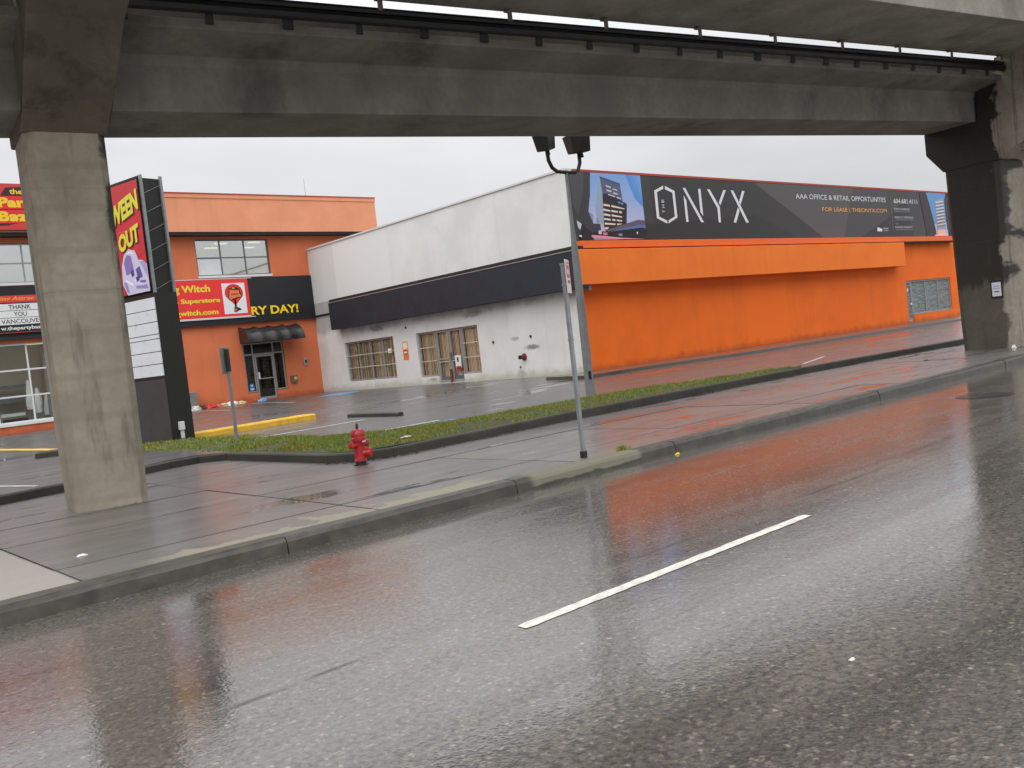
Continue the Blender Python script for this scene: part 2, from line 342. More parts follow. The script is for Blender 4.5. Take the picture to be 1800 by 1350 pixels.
M['orange_trim'] = simple('orange_trim', (.82, .15, .016), .5, .08, 2, 0)
M['red_coping'] = simple('red_orange_coping', (.42, .05, .015), .45, .1, 2, 0)
M['alu'] = simple('aluminium_frame', (.36, .36, .355), .42, .1, 4, 0, metal=.35)
M['alu_white'] = simple('white_window_frame', (.72, .73, .72), .45, .06, 3, 0)
M['alu_dark'] = simple('dark_window_frame', (.12, .125, .13), .45, .1, 3, 0)
M['galv'] = simple('galvanised_steel', (.30, .325, .335), .42, .15, 9, .1, 60, metal=.5)
M['pole_grey'] = simple('weathered_pole_steel', (.27, .285, .285), .5, .2, 6, .1, 60, metal=.35, streak=.3)
M['dark_steel'] = simple('dark_steel', (.016, .015, .014), .5, .2, 6, 0)
M['cable'] = simple('black_cable_duct', (.008, .008, .009), .45, .2, 3, 0)
M['hanger'] = simple('hanger_bracket', (.22, .19, .15), .6, .3, 5, 0, metal=.3)
M['panel_lt'] = simple('light_parapet_panel', (.62, .63, .64), .5, .18, 1.3, 0)
M['hydrant_red'] = simple('hydrant_red_paint', (.44, .011, .014), .38, .3, 9, .4, 40, coat=.3, streak=.5, dirt=(.10, .012, .01))
M['inlet_red'] = simple('faded_red_iron', (.2, .025, .022), .6, .3, 20, .2, 40)
M['hydrant_blk'] = simple('hydrant_black_paint', (.012, .012, .013), .4, .2, 8, .2, 40)
M['blind'] = simple('beige_blind', (.70, .56, .385), .7, .1, 5, 0)
M['bar_white'] = simple('cream_security_bar', (.60, .56, .46), .5, .1, 5, 0)
M['interior_dark'] = simple('dark_interior', (.02, .02, .02), .8, .2, 1, 0)
M['interior_white'] = simple('white_interior', (.74, .74, .69), .8, .04, 1, 0)
M['interior_beige'] = simple('beige_interior', (.62, .59, .49), .8, .06, 1, 0)
M['turf'] = simple('green_display_turf', (.03, .11, .035), .9, .3, 12, .3, 60)
M['plastic_white'] = simple('white_plastic', (.74, .74, .73), .4, .06, 3, 0)
M['white_sheet'] = simple('white_sign_panel', (.70, .73, .76), .35, .05, 3, 0)
M['grey_plastic'] = simple('grey_box', (.20, .20, .19), .6, .2, 5, .2, 40)
M['plate_back'] = simple('sign_back', (.24, .25, .25), .6, .15, 6, 0)
M['awning'] = simple('black_vinyl_awning', (.018, .018, .020), .28, .15, 3, .1, 20)
M['vent_rust'] = simple('rusty_steel', (.16, .05, .022), .8, .35, 12, .3, 50)
M['manhole'] = simple('manhole_iron', (.03, .028, .026), .4, .25, 12, .3, 50, metal=.3, coat=.4)
M['grate_white'] = simple('white_grille', (.5, .51, .5), .45, .1, 5, 0)
def glass(name, tint, refl=.12, haze=None):
    m = MT(name); t = m.t; tr = m.n('ShaderNodeBsdfTransparent'); tr.inputs[0].default_value = tuple(tint) + (1,)
    gl = m.n('ShaderNodeBsdfGlossy'); gl.inputs['Roughness'].default_value = .02; gl.inputs['Color'].default_value = (.93, .96, .94, 1)
    lw = m.n('ShaderNodeLayerWeight'); lw.inputs['Blend'].default_value = .5
    f = m.math('ADD', m.math('MULTIPLY', m.math('POWER', lw.outputs['Facing'], 4.0), .7), refl, True)
    mx = m.n('ShaderNodeMixShader'); m.put(f, mx.inputs[0]); m.link(tr.outputs[0], mx.inputs[1]); m.link(gl.outputs[0], mx.inputs[2])
    m.link(mx.outputs[0], t.nodes['Material Output'].inputs['Surface']); return m.m
M['glass'] = glass('window_glass', (.95, .96, .95), .03)
M['glass_dark'] = glass('tinted_glass', (.35, .37, .37), .04)
M['glass_mirror'] = glass('coated_glass', (.9, .93, .9), .62)
def crinkle():
    m = MT('crinkled_plastic_film'); w = m.noise(2.6, 5, (1, 1, 3.2), .7); n = m.noise(5, 4, (1, 1, 2))
    return m.set(color=m.mix(m.ramp(w, .35, .65), (.16, .20, .195), (.30, .345, .335)), rough=.35, normal=m.bump(m.math('ADD', w, n), .9, .15))
M['film'] = crinkle()
pm = MT('printed_vinyl'); at = pm.n('ShaderNodeVertexColor'); at.layer_name = 'Col'
M['print'] = pm.set(color=at.outputs['Color'], rough=.42, normal=pm.bump(pm.noise(1.2, 3), .06, .03))
lampm = MT('lit_ceiling_lamp'); M['lamp'] = lampm.set(color=(.9, .8, .6), emit=(1, .72, .4), emits=2.2)

# ------------------------------------------------------------------ the ground
def lotz(x, y):
    cl = lambda t: max(0.0, min(1.0, t))
    a = cl((y - 14) / 20); b = cl((x - 9) / 12.75) * cl((y - 12.8) / 8.2)
    return .255 + .305 * (1 - (1 - a) * (1 - b))
g = MB(); S = 2500; g.add([(-S, -S, -.3), (S, -S, -.3), (S, S, -.3), (-S, S, -.3)], [(0, 1, 2, 3)])
tag(g.build('ground', M['farground']), kind='structure')
g = MB(); g.add([(-400, -14, 0), (400, -14, 0), (400, 8.16, 0), (-400, 8.16, 0)], [(0, 1, 2, 3)])
road = tag(g.build('road', M['road']), kind='structure')
# lane dash with worn, ragged edges
g = MB(); N = 44; top = []; bot = []
for i in range(N + 1):
    x = 3.60 + 3.36 * i / N; e = .05 * min(1, min(i, N - i) / 3 + .8)
    top.append((x, 4.275 + e + random.uniform(-.006, .006), .004)); bot.append((x, 4.275 - e + random.uniform(-.006, .006), .004))
g.add(bot + top, [(i, i + 1, N + 2 + i, N + 1 + i) for i in range(N)])
g.build('lane_dash', M['line_paint'], road)
# sidewalk: dark underlay with a slab for each paving bay
g = MB(); g.add([(-400, 8.2, .12), (400, 8.2, .12), (400, 13.0, .12), (-400, 13.0, .12)], [(0, 1, 2, 3)])
g.add([(-60, 13.0, .12), (8.2, 13.0, .12), (8.2, 18.2, .12), (-60, 18.2, .12)], [(0, 1, 2, 3)])
walk = tag(g.build('sidewalk', M['underlay']), kind='structure')
rows = [(8.375, 9.235), (9.265, 11.35), (11.38, 13.0)]
cuts = [2.22 + 3.05 * k for k in range(-5, 13)]
for (ya, yb) in rows + [(13.02, 15.3), (15.32, 18.2)]:
    for k in range(len(cuts) - 1):
        xa, xb = cuts[k] + .012, cuts[k + 1] - .012
        if ya > 13 and xa > 7: continue
        zt = .15 + random.uniform(-.004, .004); dz = random.uniform(-.004, .004)
        b = MB(); b.add([(xa, ya, .1), (xb, ya, .1), (xb, yb, .1), (xa, yb, .1), (xa, ya, zt), (xb, ya, zt + dz), (xb, yb, zt + dz), (xa, yb, zt)],
                        [(0, 3, 2, 1), (4, 5, 6, 7), (0, 1, 5, 4), (1, 2, 6, 5), (2, 3, 7, 6), (3, 0, 4, 7)])
        b.build('paving_slab', M['slab'], walk)
for (xa, xb) in ((-400, cuts[0] - .01), (cuts[-1] + .01, 400)):
    b = MB().box(xa, xb, 8.37, 13.0, .1, .15); b.build('paving_strip', M['slab'], walk)
# road kerb, one stone at a time
kerb = MB().box(-400, 400, 8.2, 8.3, .0, .1).build('kerb', M['underlay']); tag(kerb, kind='structure')
kp = [(8.085, -.02), (8.105, .11), (8.125, .145), (8.16, .16), (8.335, .163), (8.355, .15), (8.355, -.02)]
kc = [1.0 + 3.0 * k for k in range(-5, 14)]
for k in range(len(kc) - 1):
    dz = random.uniform(-.003, .003); dy = random.uniform(-.004, .004)
    b = MB(); b.loft([[(x, y + dy + random.uniform(-.004, .004), z + dz + random.uniform(-.003, .003) * (z > .1)) for y, z in kp] for x in np.linspace(kc[k] + .006, kc[k + 1] - .006, 9)]); b.build('kerb_stone', M['road_kerb'], kerb)
for xa, xb in ((-400, kc[0] - .006), (kc[-1] + .006, 400)):
    b = MB(); b.loft([[(x, y, z) for y, z in kp] for x in (xa, xb)]); b.build('kerb_run', M['road_kerb'], kerb)
# kerb between sidewalk and car park
path = [(-40, 14.6), (-25, 15.0), (-10, 15.5), (0, 15.9), (3.2, 16.3), (5.0, 16.75), (6.4, 17.4), (7.0, 17.5), (7.38, 17.05), (7.46, 15.2), (7.52, 13.4), (7.74, 12.86),
        (8.3, 12.6), (10.4, 12.68), (12.5, 12.74), (15.5, 12.8), (18.5, 12.83), (21.5, 12.83), (24.5, 12.68), (28, 12.45), (32, 12.2), (45, 11.6), (90, 10)]
def offs(pts, d):
    P = [Vector((x, y)) for x, y in pts]; o = []
    for i, p in enumerate(P):
        t = (P[min(i + 1, len(P) - 1)] - P[max(i - 1, 0)]).normalized(); n = Vector((-t.y, t.x)); o.append(p + n * d)
    return o
lk = MB().box(30, 31, 12.6, 12.64, 0, .2).build('car_park_kerb', M['kerb']); tag(lk, kind='structure')
pa, pb, pc = offs(path, 0), offs(path, .025), offs(path, .15)
for i in range(len(path) - 1):
    rr = []
    for j in (i, i + 1):
        q = .003 if j == i else -.003; a, b_, c = pa[j], pb[j], pc[j]; t = (pa[i + 1] - pa[i]).normalized() * q
        a, b_, c = a + t, b_ + t, c + t; zt = .30 + (.02 if 12 < path[j][0] else 0)
        rr.append([(a.x, a.y, .05), (a.x, a.y, zt - .025), (b_.x, b_.y, zt), (c.x, c.y, zt), (c.x, c.y, .05)])
    MB().loft(rr).build('kerb_stone', M['kerb'], lk)
# car park asphalt
g = MB(); inner = offs(path, .10); nr = 26; V = []; F = []; dense = []
for i in range(len(inner) - 1):
    n = max(1, int((inner[i + 1] - inner[i]).length / 1.2))
    dense += [inner[i].lerp(inner[i + 1], k / n) for k in range(n)]
dense.append(inner[-1]); L = len(dense)
for i, p in enumerate(dense):
    xt = -45 + 135 * (i / (L - 1)) if False else p.x
    for r in range(nr + 1):
        t = (r / nr) ** 1.3; y = p.y + (48 - p.y) * t; x = p.x + (0.02 * i if 6.9 < p.x < 8.6 else 0) * 0
        V.append((x + t * i * .0, y, lotz(x, y)))
# keep columns from crossing where the kerb turns back: sort by x
cols = {}
for i, p in enumerate(dense): cols[round(p.x, 3)] = min(cols.get(round(p.x, 3), 1e9), p.y)
xs = sorted(cols); xs2 = [xs[0]]
for x in xs[1:]:
    if x - xs2[-1] > .05: xs2.append(x)
V = []
for x in xs2:
    y0 = cols[x]
    for r in range(nr + 1):
        y = y0 + (48 - y0) * (r / nr) ** 1.4; V.append((x, y, lotz(x, y)))
for i in range(len(xs2) - 1):
    for r in range(nr): F.append((i * (nr + 1) + r, (i + 1) * (nr + 1) + r, (i + 1) * (nr + 1) + r + 1, i * (nr + 1) + r + 1))
lot = tag(MB().add(V, F).build('parking_lot', M['lot'], smooth=True), kind='structure')
def stripe(name, p, q, w, mat, dz=.006, n=10, worn=.02):
    p, q = Vector(p), Vector(q); d = (q - p).normalized(); nn = Vector((-d.y, d.x)) * w / 2; A = []; B = []
    for i in range(n + 1):
        c = p.lerp(q, i / n); a, b = c + nn * (1 + random.uniform(-worn, worn) * 5), c - nn * (1 + random.uniform(-worn, worn) * 5)
        A.append((a.x, a.y, lotz(a.x, a.y) + dz)); B.append((b.x, b.y, lotz(b.x, b.y) + dz))
    MB().add(A + B, [(i, n + 1 + i, n + 2 + i, i + 1) for i in range(n)]).build(name, mat, lot)
stripe('stall_line', (8.9, 19.1), (11.75, 18.95), .1, M['lot_paint']); stripe('stall_line', (9.3, 15.95), (11.7, 15.85), .11, M['lot_paint'], .02)
stripe('stall_line', (14.4, 37.4), (14.4, 32.4), .1, M['lot_paint']); stripe('stall_line', (17.1, 36.6), (16.5, 31.3), .1, M['lot_paint'])
stripe('blue_marking', (10.6, 15.55), (11.9, 15.5), .22, M['blue_paint'], .02); stripe('blue_marking', (18.6, 32.6), (20.4, 33.5), 1.1, M['blue_paint'])
stripe('yellow_line', (6.5, 24.9), (5.7, 29.5), .28, M['yellow_paint']); stripe('stall_line', (3.4, 18.6), (3.95, 16.9), .1, M['lot_paint'])
stripe('stall_line', (23.2, 13.9), (25.6, 14.6), .08, M['lot_paint'])
# grass verge
ga = [(6.75, 22.0), (6.95, 19.6), (7.45, 17.2), (7.62, 15.2), (7.68, 13.5), (7.95, 12.98), (9.3, 12.8), (12.5, 12.9), (16, 12.98), (18.8, 12.98), (21.5, 12.98)]
gb = [(8.9, 22.6), (9.25, 21.9), (9.55, 20.6), (9.5, 18.6), (9.5, 17.1), (10.2, 16.0), (11.7, 15.3), (14.1, 15.2), (17, 15.2), (19.4, 14.1), (21.7, 13.05)]
def gpoint(s, t):
    i = min(int(s), len(ga) - 2); f = s - i
    a = Vector(ga[i]).lerp(Vector(ga[i + 1]), f); b = Vector(gb[i]).lerp(Vector(gb[i + 1]), f); p = a.lerp(b, t)
    z = max(.30, lotz(p.x, p.y) - .03) + .07 * math.sin(math.pi * t) + .018 * math.sin(p.x * 3.1 + p.y * 1.7) * math.sin(p.y * 2.3) * math.sin(math.pi * t)
    return p.x, p.y, z
NS, NT = 90, 14; V = []; F = []
for i in range(NS + 1):
    for j in range(NT + 1): V.append(gpoint(i / NS * (len(ga) - 1), j / NT))
for i in range(NS):
    for j in range(NT): a = i * (NT + 1) + j; F.append((a, a + NT + 1, a + NT + 2, a + 1))
tag(MB().add(V, F).build('grass_verge', M['soil'], smooth=True), kind='structure')
gm = MT('grass_blade'); vc = gm.n('ShaderNodeVertexColor'); vc.layer_name = 'Col'
pn = gm.noise(1.3, 4); gc = gm.mix(gm.ramp(pn, .44, .66), vc.outputs['Color'], gm.mix(1, vc.outputs['Color'], (1.38, .92, .66), 'MULTIPLY'))
M['grass'] = gm.set(color=gc, rough=.6, spec=.3)
def blades(name, pts, hmin, hmax, label, w=.012):
    n = len(pts); P = np.array(pts); a = rng.uniform(0, 6.283, n); h = hmin + (hmax - hmin) * rng.uniform(0, 1, n) ** 2.2; l = rng.uniform(.2, .9, n) * h
    dx, dy = np.cos(a), np.sin(a); b = rng.uniform(0, 6.283, n); wx, wy = np.cos(b) * w, np.sin(b) * w
    V = np.empty((n, 3, 3)); V[:, 0] = P - np.c_[wx, wy, np.full(n, .01)]; V[:, 1] = P + np.c_[wx, wy, np.full(n, -.01)]
    V[:, 2] = P + np.c_[dx * l, dy * l, h]
    me = bpy.data.meshes.new(name); me.from_pydata(V.reshape(-1, 3).tolist(), [], np.arange(3 * n).reshape(n, 3).tolist())
    at = me.color_attributes.new('Col', 'FLOAT_COLOR', 'CORNER'); k = rng.uniform(0, 1, n)[:, None]
    c = (1 - k) * np.array([.12, .19, .022]) + k * np.array([.28, .37, .055]); y = rng.uniform(0, 1, n)[:, None]; c = np.where(y < .22, np.array([.30, .27, .09]), c)
    at.data.foreach_set('color', np.repeat(np.c_[c, np.ones(n)], 3, 0).astype(np.float32).ravel())
    o = bpy.data.objects.new(name, me); COL.objects.link(o); me.materials.append(M['grass']); return tag(o, label, 'grass', kind='stuff')
pts = []
for _ in range(60000):
    s, t = random.uniform(0, len(ga) - 1), random.uniform(.02, .99)
    i = min(int(s), len(ga) - 2); wdt = (Vector(ga[i]) - Vector(gb[i])).length
    if random.random() > wdt / 2.6: continue
    p = gpoint(s, t)
    q_ = math.sin(p[0] * 2.1 + 1) * math.sin(p[1] * 2.9 + p[0]) + .6 * math.sin(p[0] * 5.3 + p[1] * 1.3) * math.sin(p[1] * 6.1 - p[0] * 2)
    if q_ > .45 and random.random() < .85: continue
    pts.append(p)
blades('grass', pts, .01, .06, 'short patchy green grass on the verge beside the car park')
tp = []
for _ in range(220):
    r = abs(random.gauss(0, .045)); a = random.uniform(0, 6.28); tp.append((9.25 + r * math.cos(a) * 1.3, 8.42 + r * math.sin(a) * .6, .15))
blades('grass_tuft', tp, .03, .1, 'small green weed tuft growing at the back of the road kerb')

# fallen leaves gathered at the foot of the car-park kerb
ff = offs(path, -.05); V = []; F = []; C = []
for _ in range(2200):
    i = random.choices(range(10, 20), weights=[(ff[k + 1] - ff[k]).length for k in range(10, 20)])[0]; p = ff[i].lerp(ff[i + 1], random.random()); t = (ff[i + 1] - ff[i]).normalized(); n = Vector((t.y, -t.x))
    if math.sin(p.x * 1.9) + math.sin(p.x * .73 + 1) < random.uniform(-.6, 1.2): continue
    p = p + n * abs(random.gauss(0, .09)); r = random.uniform(.012, .03); a = random.uniform(0, 6.28); k = len(V)
    V += [(p.x + r * math.cos(a + q) * w_, p.y + r * math.sin(a + q) * w_, .158 + random.uniform(0, .02)) for q, w_ in ((0, 1.3), (1.57, .7), (3.14, 1.3), (4.71, .7))]; F.append((k, k + 1, k + 2, k + 3))
tag(MB().add(V, F).build('fallen_leaves', simple('wet_brown_leaves', (.07, .028, .014), .4, .5, 25, 0)), 'wet brown leaves gathered at the foot of the verge kerb', 'leaves', kind='stuff')

# ------------------------------------------------------------------ corner store: white side, orange front
XW, YF, YB = 21.75, 21.0, 38.3
fside = lambda a, z, d: (XW + d, a, z)          # side wall, seen from the west
ffront = lambda a, z, d: (a, YF + d, z)         # front wall, seen from the road
shop = thing('corner_store', (36, 30, .5), 'long single storey store with white side wall, navy canopy and bright orange front', 'building')
b = MB(); wallgrid(b, fside, YF, YB, .1, 4.75, [(32.03, 35.94, .95, 2.72), (26.4, 30.35, .87, 2.68), (27.5, 29.15, .60, .87)], .22)
side = b.build('side_wall', M['white_low'], shop)
uw = MB().box(XW + .012, XW + .3, YF, YB, 4.75, 7.28).build('upper_side_wall', M['white_low'], shop)
for ya, yb in ((YF, 24.6), (24.6, 28.1), (28.1, 31.6), (31.6, 36.0), (36.0, YB)):
    MB().box(XW - random.uniform(0, .004), XW + .011, ya + .002, yb - .002, 4.752, 7.278).build('wall_panel', M['white_up'], uw)
b = MB(); wallgrid(b, ffront, XW, 51.4, .1, 4.95, [(45.95, 50.55, 1.0, 2.74), (45.3, 45.95, .66, 2.74)], .2)
b.add([(51.4, YF, .1), (51.4, YB + 8, .1), (51.4, YB + 8, 7.3), (51.4, YF, 7.3)], [(0, 1, 2, 3)])
b.build('front_wall', M['orange'], shop)
MB().box(XW + .32, 51.39, YF, YF + .25, 4.96, 7.25).build('upper_front_wall', M['black_band'], shop)
MB().box(XW + .3, 51.3, YF + .25, YB - .02, 7.05, 7.15).build('roof', M['grey_plastic'], shop)
MB().box(XW - .05, XW + .33, YF - .02, YB, 7.281, 7.345).build('coping', M['coping'], shop)
MB().box(XW + .34, 51.45, YF - .06, YF + .3, 7.252, 7.33).build('coping', M['red_coping'], shop)
MB().box(XW - .03, XW + .3, YF - .03, YF - .001, 4.95, 7.28).build('corner_trim', M['coping'], shop)
# navy canopy on the side, orange canopy on the front
can = MB().box(XW - .5, XW - .002, 20.48, 36.1, 3.36, 4.6).build('canopy', M['navy'], shop, bevel=.01)
MB().box(XW - .47, XW - .003, 20.52, 36.05, 4.602, 4.72).build('canopy_flashing', M['dark_steel'], can)
MB().box(XW - .515, XW - .49, 20.46, 36.12, 4.57, 4.60).build('drip_edge', M['alu'], can)
MB().box(XW - .06, XW - .002, 36.1, YB - .02, 4.12, 4.2).build('wall_trim', M['black_band'], shop)
MB().box(XW - .49, 44.4, 20.47, YF - .002, 3.45, 4.6).build('canopy', M['orange_canopy'], shop, bevel=.01)
MB().box(XW + .02, 50.9, 20.62, YF - .003, 4.66, 4.9).build('ledge_trim', M['orange_trim'], shop, bevel=.01)
MB().box(XW + .03, 50.9, 20.7, YF - .004, 4.602, 4.66).build('trim_shadow_bar', M['dark_steel'], shop)  # dark bar standing in for the shadow under the ledge
MB().box(22.0, 22.12, 20.7, 20.9, 3.28, 3.44).build('canopy_lamp', M['alu'], shop)
# walkway along the orange wall
b = MB(); q = []
for i in range(13):
    x = 19.9 + (52 - 19.9) * i / 12; y0 = 19.3 - .75 * min(1, i / 3); zl = lotz(x, y0)
    q.append([(x, y0, zl - .1), (x, y0 + .02, zl + .095), (x, y0 + .2, zl + .115), (x, YF + .01, .62), (x, YF + .01, zl - .1)])
b.loft(q); pw = b.build('store_walkway', M['walk']); tag(pw, kind='structure')
# vertical-blind windows
def blinds(y0, y1, z0, z1, parent):
    b = MB(); y = y0 + .04
    while y < y1 - .03:
        h = .056; dx = random.uniform(-.008, .010)
        b.add([(XW + .175 + dx, y - h, z0), (XW + .215 - dx, y + h, z0), (XW + .215 - dx, y + h, z1), (XW + .175 + dx, y - h, z1)], [(0, 1, 2, 3)]); y += .088
    return b.build('blind', M['blind'], parent)
def bars(y0, y1, zs, parent):
    for z in zs: MB().box(XW + .055, XW + .07, y0, y1, z - .014, z + .014).build('security_bar', M['bar_white'], parent)
def framed(y0, y1, z0, z1, vert, name='window', fw=.06, gm='glass'):
    w = MB()
    w.box(XW + .08, XW + .16, y0, y0 + fw, z0, z1); w.box(XW + .08, XW + .16, y1 - fw, y1, z0, z1)
    w.box(XW + .08, XW + .16, y0 + fw, y1 - fw, z0, z0 + fw); w.box(XW + .08, XW + .16, y0 + fw, y1 - fw, z1 - fw, z1)
    for v in vert: w.box(XW + .085, XW + .155, v - .03, v + .03, z0 + fw, z1 - fw)
    o = w.build(name, M['alu'], shop)
    ed = [y0 + fw] + [q for v in vert for q in (v - .03, v + .03)] + [y1 - fw]
    for i in range(0, len(ed), 2): MB().box(XW + .118, XW + .124, ed[i], ed[i + 1], z0 + fw, z1 - fw).build('pane', M[gm], o)
    return o
w = framed(32.05, 35.92, .96, 2.71, [33.03, 34.0, 34.96]); blinds(32.05, 35.92, .97, 2.7, w); bars(32.1, 35.9, (1.55, 2.1), w)
w = framed(29.17, 30.33, .88, 2.67, []); blinds(29.2, 30.3, .9, 2.66, w); bars(29.2, 30.3, (1.5, 2.05), w)
w = framed(26.42, 27.48, .88, 2.67, []); blinds(26.45, 27.45, .9, 2.66, w); bars(26.45, 27.45, (1.5, 2.05), w)
for sy0, sy1 in ((27.5, 28.31), (28.33, 29.15)):
    d = framed(sy0, sy1, .61, 2.67, [], 'door', .085); blinds(sy0 + .05, sy1 - .05, .75, 2.62, d); bars(sy0 + .08, sy1 - .08, (1.42,), d)
    MB().box(XW + .06, XW + .1, sy0 + .1, sy1 - .1, 1.5, 1.56).build('push_bar', M['alu'], d)
    MB().box(XW + .10, XW + .13, sy0 + .09, sy1 - .09, .7, .82).build('kick_plate', M['alu_dark'], d)
    if sy0 < 28: MB().box(XW - .0, XW + .06, 28.2, 28.26, 1.45, 1.75).build('handle', M['alu_dark'], d)
MB().box(XW - .01, XW + .05, 28.28, 28.36, .58, 1.1).build('rusty_post', M['vent_rust'], shop)
def sidep(polys, name, parent, dx=.012):
    b = MB()
    for k, (c, y0, y1, z0, z1) in enumerate(polys):
        b.cur = c; x = XW - dx - .002 * k; b.add([(x, y1, z0), (x, y0, z0), (x, y0, z1), (x, y1, z1)], [(0, 1, 2, 3)])
    return b.build(name, M['print'], parent)
def plate(mat, name, y0, y1, z0, z1, x0=XW - .012, x1=XW): return MB().box(x0, x1, y0, y1, z0, z1).build(name, M[mat], shop)
plate('plastic_white', 'door_notice', 27.66, 28.02, 1.12, 1.62, XW + .055, XW + .075)
sidep([((228, 228, 225), 27.66, 28.02, 1.22, 1.62), ((30, 30, 30), 27.80, 27.9, 1.36, 1.54), ((170, 30, 35), 27.68, 27.98, 1.08, 1.19)], 'door_notice_print', shop, -.05)
sidep([((235, 170, 120), 31.0, 31.4, 1.66, 2.42), ((240, 225, 205), 31.05, 31.35, 2.12, 2.36), ((215, 70, 35), 31.04, 31.36, 1.86, 2.08), ((245, 235, 220), 31.1, 31.3, 1.93, 2.0), ((225, 120, 70), 31.04, 31.36, 1.68, 1.84)], 'wall_notice', shop)
sidep([((235, 235, 232), 32.35, 32.62, 2.02, 2.22), ((120, 120, 118), 32.42, 32.55, 2.08, 2.12)], 'window_sticker', shop, -.07)
# fire department inlet and small wall fixings
b = MB().lathe((XW + .01, 23.95, 1.3), (-1, 0, 0), [(.13, 0), (.13, .04), (.07, .05), (.06, .16)]); inl = b.build('fire_inlet', M['inlet_red'], shop, smooth=True)
MB().lathe((XW - .15, 23.95, 1.3), (-1, 0, 0), [(.062, 0), (.075, .02), (.075, .09), (.03, .1)]).build('cap', M['hydrant_blk'], inl, smooth=True)
for yy, zz, r in ((23.5, 2.0, .05), (25.55, 1.95, .05), (24.2, .95, .035), (31.0, 2.98, .05)):
    MB().lathe((XW + .005, yy, zz), (-1, 0, 0), [(r, 0), (r, .03), (r * .5, .05)], 10).build('wall_plug', M['dark_steel'], shop)
# front door and filmed windows
fd = MB()
for (x0, x1, z0, z1) in ((45.32, 45.37, .67, 2.73), (45.88, 45.945, .67, 2.73), (45.37, 45.88, .67, .8), (45.37, 45.88, 2.62, 2.73)): fd.box(x0, x1, YF + .06, YF + .13, z0, z1)
fd = fd.build('door', M['alu'], shop)
MB().box(45.37, 45.88, YF + .09, YF + .1, .8, 2.62).build('pane', M['film'], fd)
MB().box(45.72, 45.84, YF + .02, YF + .06, 1.5, 1.62).build('handle', M['plastic_white'], fd)
MB().box(45.5, 45.64, YF + .07, YF + .085, 2.2, 2.33).build('sticker', M['plastic_white'], fd)
fw = MB()
for (x0, x1, z0, z1) in ((45.97, 46.04, 1.01, 2.73), (50.47, 50.53, 1.01, 2.73), (46.04, 50.47, 1.01, 1.08), (46.04, 50.47, 2.66, 2.73), (47.5, 47.56, 1.08, 2.66), (49.0, 49.06, 1.08, 2.66)): fw.box(x0, x1, YF + .06, YF + .13, z0, z1)
fw = fw.build('window', M['alu'], shop)
for x0, x1 in ((46.04, 47.5), (47.56, 49.0), (49.06, 50.47)): MB().box(x0, x1, YF + .1, YF + .11, 1.08, 2.66).build('pane', M['film'], fw)
MB().box(XW + .4, 51.2, YF + .5, YB - .1, .0, 6.9).build('interior', M['interior_dark'], shop)
# small glazed roof lantern far behind the parapet
ln = thing('roof_lantern', (47.5, 30, 7.15), 'pale glazed roof lantern showing above the long sign', 'skylight')
b = MB(); 
for p, q in (((44.5, 30, 7.3), (49.0, 30, 9.0)), ((53.5, 30, 7.3), (49.0, 30, 9.0)), ((46.5, 34, 7.3), (49, 30, 9.0)), ((44.5, 30, 7.3), (53.5, 30, 7.3))): b.tube([p, q], .035, 6)
b.build('frame', M['coping'], ln)
MB().add([(44.5, 30, 7.16), (53.5, 30, 7.16), (49, 30, 8.97), (49, 36, 7.16)], [(0, 1, 2), (0, 2, 3), (1, 3, 2)]).build('glazing', M['glass_mirror'], ln)

# ------------------------------------------------------------------ long printed sign on the orange front
bb = thing('billboard', (36.3, YF - .03, 4.97), 'long charcoal banner reading THE ONYX above the orange wall', 'billboard')
fb = lambda a, z, d: (a, YF - .05 - d, z)
MB().box(XW + .1, 50.85, YF - .05, YF - .005, 4.955, 7.245).build('backing', M['black_band'], bb)
def printed(name, polys, parent, fn, d0=.002, step=.0012, mat='print'):
    b = MB()
    for k, (c, P) in enumerate(polys):
        b.cur = c; b.add([fn(x, z, d0 + step * k) for x, z in P], [tuple(range(len(P)))])
    return b.build(name, M[mat], parent)
def rect(x0, x1, z0, z1): return [(x0, z0), (x1, z0), (x1, z1), (x0, z1)]
B0, B1 = 4.965, 7.235
bg = [((62, 60, 60), rect(XW + .11, 50.84, B0, B1)),
      ((46, 44, 45), [(21.9, B0), (35.6, B0), (32.5, 5.9), (26, 5.5), (21.9, 6.0)]),
      ((54, 52, 53), [(26, 5.5), (32.5, 5.9), (35.6, B0), (37.7, B0), (33.0, 7.1), (32.6, B1), (26, B1)]),
      ((84, 80, 82), [(32.75, 7.18), (32.8, B1), (40.75, B1), (39.55, B0), (37.7, B0)]),
      ((68, 65, 67), [(40.75, B1), (44.1, B1), (44.1, 5.9), (41.2, B0), (39.55, B0)]),
      ((44, 42, 44), [(41.2, B0), (44.1, 5.92), (46.2, 6.9), (48.2, B1), (48.5, B0)]),
      ((60, 60, 64), [(46.0, 7.2), (48.4, B1), (48.2, B0), (46.6, B0)])]
printed('background_print', bg, bb, fb, .0015, .0006)
